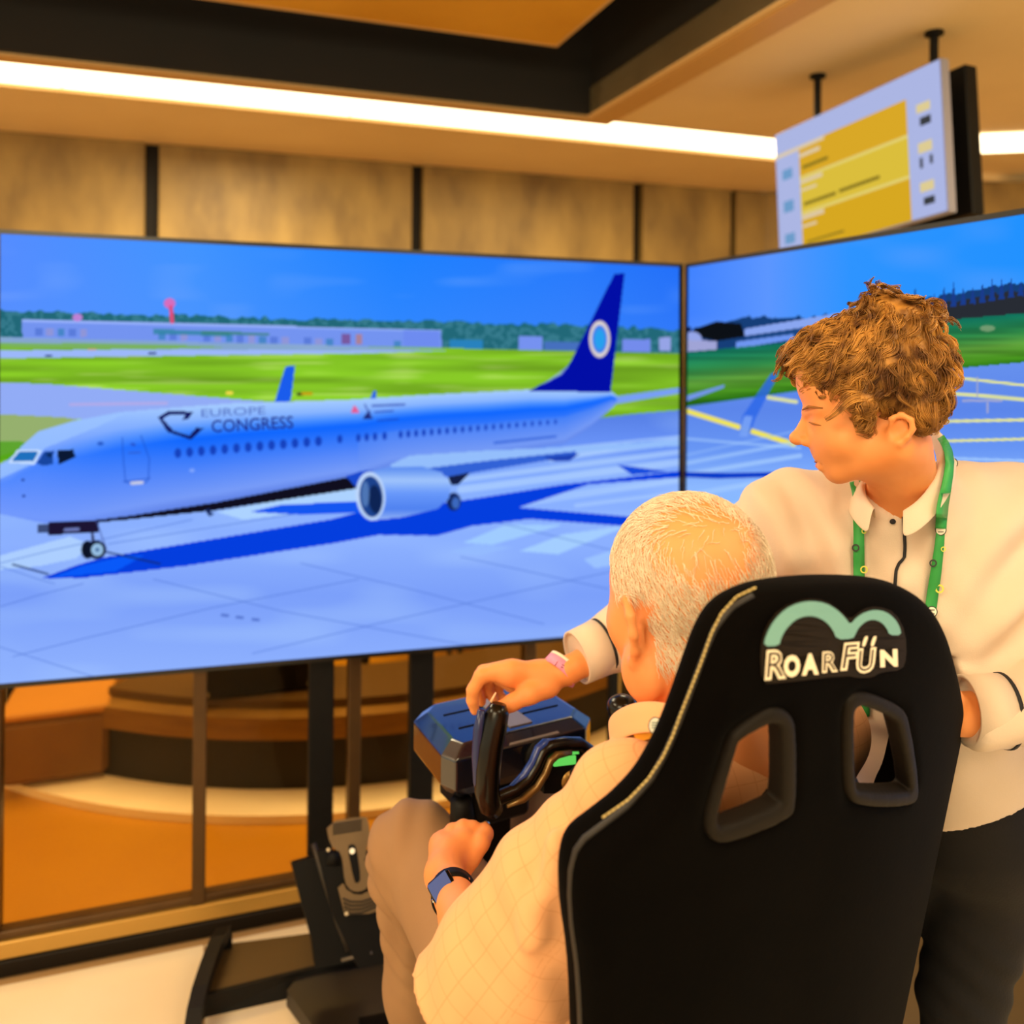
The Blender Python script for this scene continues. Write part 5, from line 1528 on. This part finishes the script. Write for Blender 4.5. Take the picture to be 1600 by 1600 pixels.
# lanyard
GRNL = mat('green_lanyard_ribbon', (44, 150, 66), 0.6, rgb2=(52, 164, 76), nscale=30)
lan = ribbon_on([(1336, 752), (1341, 775), (1342, 820), (1342, 870), (1343, 960), (1346, 1040), (1350, 1120)], 17, 'lanyard', GRNL, man, .006)
lan2 = ribbon_on([(1474, 688), (1483, 704), (1488, 722), (1485, 745), (1478, 775), (1471, 812), (1468, 850), (1463, 890), (1457, 930), (1451, 975), (1440, 1040), (1430, 1110)], [14, 13, 10, 14, 17, 18, 18, 18, 18], 'lanyard', GRNL, man, .007)
ribbon_on([(1470, 683), (1477, 694), (1482, 706), (1484, 722), (1482, 742), (1478, 764), (1473, 790), (1471, 812), (1470, 826)], [12, 12, 13, 14, 15, 16, 17, 17, 17], 'lanyard', GRNL, man, .013, 4, bv_c, .2)
WB = mat('white_badge_print', (240, 236, 220), 0.5); INK = mat('black_badge_ink', (40, 40, 40), 0.6); YLW = mat('yellow_ring_print', (214, 214, 80), 0.5)
def disc_on(x, y, rx, mat_, name, parent, lift, n=20, ring=None, ry=None):
    ry = ry or rx; o_ = hit(x, y, lift)
    if o_ is None: return
    pts = []
    nrm_ = unit(CAM - o_)
    for k in range(n):
        a = 6.2832 * k / n; p = onplane(x + rx * math.cos(a), y + ry * math.sin(a), o_, nrm_); pts.append(p)
    if ring:
        ins = [o_ + (p - o_) * ring for p in pts]
        return mk(name, pts + ins, [[k, (k + 1) % n, n + (k + 1) % n, n + k] for k in range(n)], mat_, parent)
    return mk(name, pts, [list(range(n))], mat_, parent)
for x, y, pr in ((1342, 804, lan), (1470, 828, lan2), (1456, 956, lan2), (1488, 724, lan2)):
    disc_on(x, y, 9, INK, 'badge_rim', pr, .0095); b_ = disc_on(x, y, 7.6, WB, 'badge', pr, .0102)
    for k in (-3, 3):
        o_ = hit(x, y, .0109)
        if o_ is None: continue
        nr_ = unit(CAM - o_)
        mk('badge_line', [onplane(x + sx * 4.5, y + k + sy * .6, o_, nr_) for sx, sy in ((-1, -1), (1, -1), (1, 1), (-1, 1))], [[0, 1, 2, 3]], INK, pr)
for x, y, pr, m_, rr in ((1350, 830, lan, YLW, 4), (1337, 856, lan, INK, 6), (1350, 890, lan, YLW, 6), (1474, 858, lan2, YLW, 4), (1458, 880, lan2, INK, 6), (1468, 920, lan2, YLW, 7)):
    disc_on(x, y, rr, m_, 'ring_print', pr, .0095, ring=.62)
# wristband
wb0 = at(873, 1044, 1.40); wax = unit(cuR - rwr)
WBM = mat('pink_paper_wristband', (244, 150, 190), 0.6); 
wbn = band(at(872, 1053, 1.402), wax, .0300, .0285, .018, WBM, 'wristband', man, 0.0, .001)
band(at(872, 1053, 1.402), wax, .0288, .0282, .005, mat('white_paper_tail', (246, 226, 206), 0.6), 'wristband_tail', man, .017, .001)
# lettering on the band
tree_b = BVHTree.FromPolygons([tuple(np.array(q.co) + worg(wbn)) for q in wbn.data.vertices], [tuple(p.vertices) for p in wbn.data.polygons])
mb = MB()
for ch, x, y in (('J', 865, 1036), ('I', 869, 1039), ('E', 873, 1041)):
    V2, Fc = text_poly(ch, 1, .1, 0.0); V2 = V2 - V2.min(0); V2 = V2 / V2[:, 1].max() * 9; ca, sa = math.cos(.5), math.sin(.5)
    P3 = [hit(x + a * ca + b * sa, y + a * sa - b * ca + 4, .0006, tree_b) for a, b in V2]
    if all(p is not None for p in P3): mb.add(P3, Fc)
if mb.v: mb.build('lettering', INK, wbn)
# jeans
J_ = Field((0.42, 1.1, 0.03), (1.02, 1.82, 1.06), 0.005)
J_.cone(waist * .35 + pelv * .65, pelv, .125, .135, .05)
for hp_, kn in ((pelv + (.03, 0, -.05), kL), (pelv + (-.10, .05, -.05), kR)):
    an = np.array([kn[0] + .02, kn[1] + .05, .07])
    J_.chain([hp_, kn, an], [.088, .058, .05], .03)
V, Q = J_.mesh(1); N = normals(V, Q)
V = fold(V, N, kL + (0, 0, .05), Z3 + .5 * RV, RV, .0022, .05, .13); V = V + N * (n3(V, 4.0, 5) * .002)[:, None]
mk('jeans', V, Q, DENIM, man, True)
SHOE = mat('dark_shoe_leather', (26, 20, 18), 0.5)
for kn in (kL, kR):
    an = np.array([kn[0] + .02, kn[1] + .05, .0]); fs_ = Field(an - (.12, .26, .01), an + (.12, .14, .16), .006)
    fs_.ell(an + (-.02, -.08, .045), (np.array([1., 0, 0]), np.array([0, 1., 0]), Z3), (.048, .14, .045), .01).ell(an + (0, .02, .07), (np.array([1., 0, 0]), np.array([0, 1., 0]), Z3), (.042, .06, .06), .02)
    fs_.plane(an + (0, 0, .004), (0, 0, -1)); V, Q = fs_.mesh(1); mk('shoe', V, Q, SHOE, man, True)
# hair
def hair_mat(name, c1, c2, scale):
    return mat(name, c1, 0.5, rgb2=c2, nscale=scale, spec=0.4, contrast=(.35, .65), detail=6)
HAIR = hair_mat('tawny_wavy_hair', (104, 62, 22), (206, 146, 66), 45)
H_ = Field(yh(1200, 720, -110), yh(1520, 430, 110), 0.003) if False else Field(np.minimum(yh(1205, 715, -110), yh(1515, 440, 110)), np.maximum(yh(1205, 715, -110), yh(1515, 440, 110)), 0.003)
H_.ell(yh(1366, 572), r12, (114 * KH, 88 * KH, 90 * KH), .01)
H_.ell(yh(1290, 560), r12, (54 * KH, 66 * KH, 44 * KH), .02)
H_.ell(yh(1265, 575), r12, (30 * KH, 54 * KH, 34 * KH), .015)
H_.ell(yh(1420, 600), r12, (64 * KH, 74 * KH, 72 * KH), .02)
H_.ball(yh(1385, 486, 20), 26 * KH, .012)
H_.ell(yh(1400, 505), r12, (60 * KH, 60 * KH, 30 * KH), .02)
for s_ in (-1, 1):
    H_.cone(yh(1352, 630, 70 * s_), yh(1353, 662, 62 * s_), 20 * KH, 10 * KH, .012)
    H_.ell(yh(1435, 640, 40 * s_), rm, (34 * KH, 34 * KH, 34 * KH), .02)
# clear the face, ear and neck
for s_ in (-1, 1):
    H_.ell(yh(1290, 690, 40 * s_), rm, (52 * KH, 60 * KH, 68 * KH), .008, 'sub')
    H_.ell(yh(1404, 678, 84 * s_), rm, (25 * KH, 40 * KH, 34 * KH), .006, 'sub')
H_.ball(yh(1238, 644), 40 * KH, .006, 'sub')
H_.ball(yh(1395, 742, 60), 62 * KH, .006, 'sub'); H_.ball(yh(1395, 742, -60), 62 * KH, .006, 'sub')
H_.plane(yh(1430, 674), unit(-UV + .35 * RV))
V, Q = H_.mesh(1); N = normals(V, Q)
V = V + N * (n3(V, 16, 8) * .002)[:, None]
hcap = mk('hair', V, Q, HAIR, man, True)
g = np.random.default_rng(5)
crown = yh(1425, 500, -25)
def comb(rt, nn, swirl, jit):
    d = rt - crown; d -= (d * nn).sum(1)[:, None] * nn; d /= np.linalg.norm(d, axis=1)[:, None] + 1e-6
    d = d + np.cross(nn, d) * (n3(rt, 9, 4) * swirl)[:, None] + g.normal(size=d.shape) * jit
    d -= (d * nn).sum(1)[:, None] * nn
    return d / (np.linalg.norm(d, axis=1)[:, None] + 1e-6)
nc, per = 760, 15
sel = g.choice(len(V), nc, replace=False)
rt = V[sel]; nn = N[sel]; dr_ = comb(rt, nn, 1.1, .22)
fx, fy = frame_xy(rt)
ln = np.where((fy > 618) | ((fx < 1345) & (fy > 585)), .017, np.where((fx < 1345) & (fy > 560), .028, .044)) * (.75 + .5 * g.random(nc))
def locks(rt, nn, dr_, ln, per, seg=9, spread=.0042, rad=.00085):
    n = len(rt); side = np.cross(nn, dr_)
    amp = (.003 + .005 * g.random(n)) * (ln / .046); ph = g.random(n) * 6.28; fr = .7 + .9 * g.random(n); lift = .25 + .55 * g.random(n)
    P = []
    for k in range(seg + 1):
        t_ = k / seg
        P.append(rt - nn * .002 + dr_ * (ln * t_)[:, None] + nn * (ln * lift * (t_ - 1.05 * t_ * t_) * .9)[:, None] + side * (amp * np.sin(fr * 6.28 * t_ + ph) - amp * np.sin(ph))[:, None] + nn * (amp * .5 * np.cos(fr * 6.28 * t_ + ph))[:, None])
    P = np.stack(P, 1)
    o1 = g.normal(size=(n, per)) * spread; o2 = g.normal(size=(n, per)) * spread * .5
    conv = np.linspace(1, .35, seg + 1)
    A = P[:, None] + (o1[..., None] * side[:, None, :])[:, :, None, :] * conv[None, None, :, None] + (o2[..., None] * nn[:, None, :])[:, :, None, :] * conv[None, None, :, None]
    A = A.reshape(n * per, seg + 1, 3); sd = np.repeat(side, per, 0); nm = np.repeat(nn, per, 0)
    rr = rad * (.6 + .8 * g.random(n * per)); tap = np.linspace(1, .3, seg + 1)
    W_ = np.stack([A + (math.cos(a) * sd + math.sin(a) * nm)[:, None, :] * (rr[:, None] * tap)[..., None] for a in (0, 2.094, 4.189)], 2)
    idx = np.arange(n * per * (seg + 1) * 3).reshape(n * per, seg + 1, 3)
    q = [np.stack([idx[:, :-1, k], idx[:, :-1, (k + 1) % 3], idx[:, 1:, (k + 1) % 3], idx[:, 1:, k]], -1).reshape(-1, 4) for k in range(3)]
    return W_.reshape(-1, 3), np.concatenate(q)
V2, Q2 = locks(rt, nn, dr_, ln, per)
tag(mk('hair_locks', V2, Q2, HAIR, hcap, True), kind='stuff')

# ------------------------------------------------------------------ seated older man
HCn = at(1074, 934, 1.02)
fo = unit(np.array([-0.52, 0.85, -0.10])); le = unit(np.cross(Z3, fo)); up = np.cross(fo, le)     # forward, left, up of the head
def oh(f_, l_, u_): return HCn + fo * f_ + le * l_ + up * u_
OA = (fo, le, up)
lshd = np.array([0.112, 0.885, 1.085]); rshd = np.array([0.40, 1.11, 1.07])
lel, lwrist = at(752, 1552, 0.93), at(709, 1396, 1.18)
relb_o, rwr_o = np.array([0.38, 1.26, 0.84]), np.array([0.27, 1.40, 0.96])
hipc = np.array([0.205, 1.10, 0.60]); kneeL = at(648, 1330, 1.5); kneeR = kneeL + RD * 0.26 + np.array([0, .02, .0])
O_ = Field((-0.36, 0.70, 0.0), (0.62, 1.86, 1.48), 0.0036)
O_.ell(oh(-0.012, 0, 0.03), OA, (.098, .081, .092), .01)
O_.ell(oh(.02, 0, .0), OA, (.078, .072, .10), .03)
O_.ell(oh(.045, 0, -.06), OA, (.05, .055, .06), .03)
O_.ball(oh(.075, 0, -.10), .02, .02)
for s_ in (-1, 1):
    O_.cone(oh(-.002, .058 * s_, -.06), oh(.06, .02 * s_, -.105), .022, .02, .02)
    O_.ball(oh(.05, .045 * s_, -.03), .028, .02)
    O_.ell(oh(.0, .076 * s_, -.075), OA, (.03, .012, .03), .02)
    O_.ball(oh(.082, .03 * s_, .005), .012, .006, 'sub')
O_.cone(oh(.09, 0, .0), oh(.112, 0, -.035), .010, .014, .01)
O_.cone(oh(.085, -.015, -.065), oh(.085, .015, -.065), .012, .012, .012)
# ears
for s_ in (-1, 1):
    e0_ = oh(-.004, .080 * s_, -.028)
    O_.ell(e0_, (unit(fo * .8 + le * .55 * s_ * -1), unit(le * s_ + fo * .45), up), (.016, .006, .03), .008)
    pts = [oh(.012, .078 * s_, -.012), oh(.008, .086 * s_, .008), oh(-.008, .097 * s_, .012), oh(-.022, .103 * s_, -.002), oh(-.024, .102 * s_, -.022), oh(-.016, .095 * s_, -.042), oh(-.004, .087 * s_, -.058), oh(.006, .081 * s_, -.056)]
    O_.chain(pts, [.004, .005, .0055, .0055, .0052, .005, .0062, .005], .005)
    O_.ell(oh(-.002, .094 * s_, -.028), OA, (.009, .008, .014), .004, 'sub')
nkb = np.array([0.245, 0.985, 1.10])
O_.cone(oh(-.03, 0, -.07), nkb, .056, .060, .03)
O_.cone(oh(-.052, .02, -.055), nkb + (.0, -.03, .04), .022, .022, .02)
O_.cone(lshd, rshd, .034, .04, .04); O_.cone(nkb - (0, 0, .05) + FD * .02, hipc + (0, 0, .25), .09, .11, .06); O_.cone(hipc + (0, 0, .25), hipc, .12, .13, .05)
O_.chain([lshd, lel, lwrist], [.036, .036, .026], .012); O_.chain([rshd, relb_o, rwr_o], [.045, .038, .027], .012)
for kn in (kneeL, kneeR):
    hp_ = hipc + (RD * .09 if kn is kneeR else -RD * .09); an = kn + np.array([.02, .10, -kn[2] + .09])
    O_.chain([hp_, kn, an], [.08, .055, .042], .02); O_.cone(an - (0, 0, .05), an + FD * .12 - Z3 * .055, .034, .028, .02)
# left hand: loose fist on the thigh
def lh(x, y, d=0.0): return at(x, y, 1.28 + d)
O_.chain([lwrist, lh(694, 1366, -.05), lh(704, 1340, -.012)], [.027, .026, .03], .012)
O_.chain([lh(700, 1345, -.015), lh(694, 1322, .012), lh(704, 1308, .024)], [.027, .021, .011], .01)
O_.chain([lh(716, 1345, -.01), lh(726, 1315, .008), lh(731, 1303, .018)], [.026, .020, .011], .01)
for k, (x, y) in enumerate(((738, 1296), (724, 1294), (707, 1300), (692, 1311))):
    O_.chain([lh(x - 6, y + 22, .004), lh(x, y, .022), lh(x + 6, y + 8, .05), lh(x + 10, y + 32, .055), lh(x + 6, y + 38, .035)], [.0125, .0128, .0112, .0098, .0085], .002)
O_.chain([lh(736, 1338, -.01), lh(752, 1316, .0), lh(759, 1303, .016), lh(758, 1294, .03)], [.016, .0125, .011, .009], .006)
# right hand (beyond the body, on the yoke side)
for k in range(4):
    a = rwr_o + FD * .05 + RD * (.02 - k * .014); O_.chain([rwr_o, a, a + FD * .03 - Z3 * .02, a + FD * .015 - Z3 * .045], [.022, .011, .01, .008], .004)
O_.chain([rwr_o, rwr_o - RD * .035 + FD * .02, rwr_o - RD * .045 + FD * .045], [.018, .012, .009], .006)
V, Q = O_.mesh(1)
obase = np.array([hipc[0], hipc[1], 0.0])
old = thing('person', obase, 'seated grey haired person in a peach checked shirt at the simulator controls', 'person')
obody = mk('body', V, Q, SKIN2, old, True)
Vo, No = V, normals(V, Q)
# hair: fine pale strands over a shorn scalp, thin on the crown
GREY = hair_mat('pale_grey_hair', (230, 210, 180), (246, 230, 204), 90)
q = Vo - HCn; lf, ll, lu = q @ fo, q @ le, q @ up
inhead = (np.abs(lf) < .16) & (np.abs(ll) < .1) & (lu > -.085) & (lu < .16)
hl = np.interp(lf, [-.12, -.06, -.028, -.004, .02, .045, .07, .1], [-.075, -.075, -.06, .012, -.01, .03, .065, .085])
mask = inhead & (lu > hl) & ~((np.abs(ll) > .078) & (lu < .014))
bv_h = BVHTree.FromPolygons([tuple(p) for p in Vo], [tuple(int(i) for i in q_) for q_ in Q])
cpt = hit(1100, 846, 0.0, bv_h); cpx = hit(1040, 850, 0.0, bv_h)
cdist = np.linalg.norm((Vo - cpt) * np.array([.8, .8, 1.15]), axis=1)
dens = np.clip((cdist - .028) / .03, .06, 1.0)
cand = np.where(mask)[0]; cand = cand[g.random(len(cand)) < dens[cand]]
cand = g.choice(cand, min(13000, len(cand)), replace=False)
rt = Vo[cand]; nn = No[cand]
dr_ = np.array([0, 0, -1.0]) - .75 * fo + .25 * np.sign((rt - HCn) @ le)[:, None] * le * 0
dr_ = np.tile(dr_, (len(rt), 1)) if dr_.ndim == 1 else dr_
topk = np.clip(((rt - HCn) @ up - .05) / .05, 0, 1)[:, None]
dr_ = dr_ * (1 - topk) + topk * (fo * .8 + ((rt - HCn) @ le)[:, None] * le * 6)
dr_ = dr_ + g.normal(size=dr_.shape) * .22 + (n3(rt, 20, 2) * .25)[:, None] * le
dr_ -= (dr_ * nn).sum(1)[:, None] * nn; dr_ /= np.linalg.norm(dr_, axis=1)[:, None] + 1e-9
V2, Q2 = strands(rt + nn * .0002, dr_, nn, .0165, 4, .00055, curl=.0006, lift=.35, seed=6)
tag(mk('hair', V2, Q2, GREY, old, True), kind='stuff')
# shirt: torso and sleeves with a fine check
def check_mat(name, base, line, pitch, lw_, rotz=0.0):
    m = bpy.data.materials.new(name); m.use_nodes = True; nt = m.node_tree; Nn = nt.nodes; L = nt.links; b = Nn['Principled BSDF']
    b.inputs['Roughness'].default_value = .8; b.inputs['Sheen Weight'].default_value = .1; b.inputs['Specular IOR Level'].default_value = .25
    at_ = Nn.new('ShaderNodeAttribute'); at_.attribute_name = 'weave'
    sp = Nn.new('ShaderNodeSeparateXYZ'); L.new(at_.outputs['Vector'], sp.inputs['Vector'])
    prev = None
    for k in ('X', 'Y'):
        d = Nn.new('ShaderNodeMath'); d.operation = 'DIVIDE'; d.inputs[1].default_value = pitch; L.new(sp.outputs[k], d.inputs[0])
        f_ = Nn.new('ShaderNodeMath'); f_.operation = 'FRACT'; L.new(d.outputs[0], f_.inputs[0])
        c_ = Nn.new('ShaderNodeMath'); c_.operation = 'COMPARE'; c_.inputs[1].default_value = .5; c_.inputs[2].default_value = lw_; L.new(f_.outputs[0], c_.inputs[0])
        if prev is None: prev = c_
        else:
            mx = Nn.new('ShaderNodeMath'); mx.operation = 'MAXIMUM'; L.new(prev.outputs[0], mx.inputs[0]); L.new(c_.outputs[0], mx.inputs[1]); prev = mx
    ml = Nn.new('ShaderNodeMath'); ml.operation = 'MULTIPLY'; ml.inputs[1].default_value = .34; L.new(prev.outputs[0], ml.inputs[0])
    mix = Nn.new('ShaderNodeMix'); mix.data_type = 'RGBA'
    mix.inputs['A'].default_value = tuple(lin(base)) + (1,); mix.inputs['B'].default_value = tuple(lin(line)) + (1,)
    L.new(ml.outputs[0], mix.inputs['Factor']); L.new(mix.outputs['Result'], b.inputs['Base Color'])
    return m
PEACH = check_mat('peach_check_cotton', (236, 174, 124), (200, 120, 64), .0215, .024)
def weave(o, V, e1, e2, p0):
    a = o.data.attributes.new('weave', 'FLOAT_VECTOR', 'POINT')
    w = np.zeros((len(V), 3), np.float32); w[:, 0] = (V - p0) @ e1; w[:, 1] = (V - p0) @ e2
    a.data.foreach_set('vector', w.ravel())
T_ = Field((-0.08, 0.70, 0.5), (0.66, 1.28, 1.24), 0.0045)
T_.cone(lshd + RD * .05 + (0, 0, -.012), rshd - RD * .03, .052, .055, .05)
T_.cone(at(985, 1192, .95), at(1045, 1172, .92), .030, .036, .03); T_.cone(at(985, 1172, 1.0), at(1035, 1165, .96), .020, .03, .03)
T_.cone(nkb + (0, 0, -.03), nkb + (0, 0, -.10), .075, .115, .05)
T_.cone(nkb + (.0, 0, -.14) - RD * .06 + FD * .02, hipc + (0, 0, .16) - RD * .06, .105, .125, .06); T_.cone(nkb + (.0, 0, -.14) + RD * .03 + FD * .03, hipc + (0, 0, .16) + RD * .05, .095, .125, .06)
T_.cone(at(880, 1440, .93), at(862, 1640, .95), .06, .075, .05)
T_.chain([rshd, relb_o], [.058, .055], .03)
for px_, py_, r_ in ((1150, 1262, .05), (1205, 1232, .045), (1190, 1275, .05)):
    a_, b_ = seat2(px_, py_, -TKS / 2); T_.ball(onplane(px_, py_, SC + SN * (bow(a_ + .05) - TKS / 2 - r_ - .012), SN), r_, .03)
T_.cone(nkb + (0, 0, -.01), oh(-.02, 0, -.05), .058, .062, .008, 'sub')
V, Q = T_.mesh(1); N = normals(V, Q)
V = fold(V, N, at(850, 1430, .9), unit([.6, 0, .8]), unit([-.8, 0, .6]), .006, .05, .10)
V = V + N * (n3(V, 5, 11) * .0025)[:, None]
osh = mk('shirt', V, Q, PEACH, old, True); weave(osh, V, RD, unit(Z3 + .1 * FD), lshd)
bv_o = BVHTree.FromPolygons([tuple(p) for p in V], [tuple(int(i) for i in q) for q in Q])
# left sleeve
sl0, sl1 = lshd + np.array([.010, .0, .006]), lel
ua = unit(sl1 - sl0)
L_ = Field(np.minimum(sl0, sl1) - .13, np.maximum(sl0, sl1) + .13, 0.0038)
pm = sl0 * .5 + sl1 * .5
L_.chain([sl0 + RD * .03, sl0, sl0 * .65 + sl1 * .35, pm + (-.006, 0, .0), sl0 * .2 + sl1 * .8, sl1 + ua * .03], [.050, .056, .063, .068, .072, .074], .02)
L_.cone(pm + (.05, 0, -.02), sl1 + (.05, 0, .02), .035, .05, .04)
L_.cone(at(874, 1325, .845), at(832, 1465, .835), .013, .013, .016); L_.cone(at(850, 1500, .82), at(842, 1530, .82), .010, .014, .012, 'sub')
L_.slabcut(sl1 + ua * .035, unit(ua + np.array([-.25, -.1, .0])), 0, .14)
L_.chain([sl1 - ua * .02, sl1 + ua * .06], [.05, .056], .004, 'sub')
V, Q = L_.mesh(1); N = normals(V, Q); Vl0 = V.copy()
V = fold(V, N, at(840, 1430, .87), unit([.8, 0, .45]), unit([-.5, 0, .8]), .004, .055, .065, .6)
V = fold(V, N, at(790, 1500, .87), unit([.9, 0, .2]), ua, .0035, .06, .09, .2)
V = V + N * (n3(V, 4, 12) * .0012)[:, None]
slv = mk('sleeve', V, Q, PEACH, osh, True); sidev = unit(np.cross(ua, FV)); fr_ = np.cross(ua, sidev)
at_w = slv.data.attributes.new('weave', 'FLOAT_VECTOR', 'POINT'); ww = np.zeros((len(V), 3), np.float32); qq = Vl0 - sl0
ww[:, 0] = qq @ ua + .02 * (qq @ sidev); ww[:, 1] = np.arctan2(qq @ sidev, -(qq @ fr_) * np.sign(-(fr_ @ FV))) * .066
at_w.data.foreach_set('vector', ww.ravel())
# collar of the seated man
okn = [(1062, 1108, .885), (1030, 1100, .905), (998, 1102, .93), (972, 1112, .965), (955, 1128, 1.0), (965, 1140, 1.03)]
top_ = [at(*p) + (0, 0, .004) for p in okn]
mid_ = [at(x, y, d) + (-.008, -.008, .006) for x, y, d in okn]
low_ = [at(x - 5, y + 22, d - .022) for x, y, d in okn]; low2 = [at(x - 4, y + 44, d - .034) for x, y, d in okn]
inn = [at(x + 6, y + 30, d + .015) for x, y, d in okn]
loft([inn, top_, mid_, low_, low2], 'collar', PEACH, osh)
# lanyard band with badge over the collar
OLAN = mat('orange_yellow_lanyard', (240, 176, 52), 0.6)
def q4(pts, d): return [at(x, y, d_) for (x, y), d_ in zip(pts, d)]
mb = MB(); mb.ribbon(q4([(990, 1148), (1012, 1140), (1034, 1130), (1056, 1118)], [.906, .892, .872, .86]), q4([(996, 1160), (1016, 1154), (1040, 1142), (1062, 1132)], [.906, .892, .872, .86]))
ol = mb.build('lanyard', OLAN, old, True)
cbd = at(1024, 1134, .862); nbd = unit(CAM - cbd)
def badge(rx, ry, m_, nm, lift):
    mk(nm, [onplane(1024 + rx * math.cos(a), 1134 + ry * math.sin(a), cbd + nbd * lift, nbd) for a in np.linspace(0, 6.283, 21)[:-1]], [list(range(20))], m_, ol)
badge(11.5, 14, INK, 'badge_rim', 0); badge(10, 12.5, WB, 'badge', .001)
for k in (-5, -1, 3):
    mk('badge_line', [onplane(1024 + sx * 6, 1134 + k + sy, cbd + nbd * .002, nbd) for sx, sy in ((-1, -.7), (1, -.7), (1, .7), (-1, .7))], [[0, 1, 2, 3]], mat('teal_badge_ink', (70, 120, 120), .6), ol)
# trousers
K_ = Field((-0.34, 0.85, 0.05), (0.50, 1.80, 0.80), 0.005)
K_.cone(hipc, hipc + (0, 0, .12), .15, .14, .05)
for kn in (kneeL, kneeR):
    hp_ = hipc + (RD * .09 if kn is kneeR else -RD * .09); an = kn + np.array([.03, .08, -kn[2] + .10])
    K_.chain([hp_, kn * .5 + hp_ * .5, kn], [.11, .092, .070], .05); K_.ball(kn + np.array([0, -.01, .0]), .073, .03); K_.chain([kn, kn * .55 + an * .45, an], [.068, .062, .056], .035)
V, Q = K_.mesh(1); N = normals(V, Q)
V = fold(V, N, kneeL + (-.03, -.03, -.10), unit([.5, 0, .8]), unit([.8, 0, -.5]), .006, .035, .07)
V = fold(V, N, kneeL + (-.05, -.0, -.03), unit([.9, 0, .2]), Z3, .004, .05, .09)
mk('trousers', V, Q, CHINO, old, True)
for kn in (kneeL, kneeR):
    an = kn + np.array([.03, .08, -kn[2]]); fs_ = Field(an - (.2, .16, -.0), an + (.18, .26, .2), .006)
    fs_.ell(an + FD * .06 + Z3 * .09, (RD, FD, Z3), (.045, .13, .042), .01).ell(an + Z3 * .11, (RD, FD, Z3), (.042, .06, .055), .02)
    V, Q = fs_.mesh(1); mk('shoe', V, Q, SHOE, old, True)
# wrist watch
wn_ = unit(np.array([-0.30, -0.75, 0.55])); wc = lwrist + wn_ * .035; wu = unit(np.cross(wn_, unit(lh(704, 1340) - lwrist))); wv = np.cross(wn_, wu)
watch = band(lwrist + unit(lh(704, 1340) - lwrist) * -.004, unit(lh(704, 1340) - lwrist), .031, .031, .022, BLACK, 'watch_strap', old, -.011, .003)
mb = MB(); mb.box(wc, wu * .0175, wv * .021, wn_ * .0055, .004); mb.build('watch_case', GLOSSBLACK, watch)
mb = MB(); mb.box(wc + wn_ * .0056, wu * .0148, wv * .018, wn_ * .0006); mb.build('watch_screen', mat('watch_glass_blue_reflection', (62, 92, 176), 0.12, spec=.8), watch)  # blue reflection put into the watch glass colour
mb = MB(); mb.cyl(wc + wu * .0175, wc + wu * .0195, .003, 10); mb.build('watch_crown', mat('chrome', (220, 214, 200), .15, metal=1), watch)
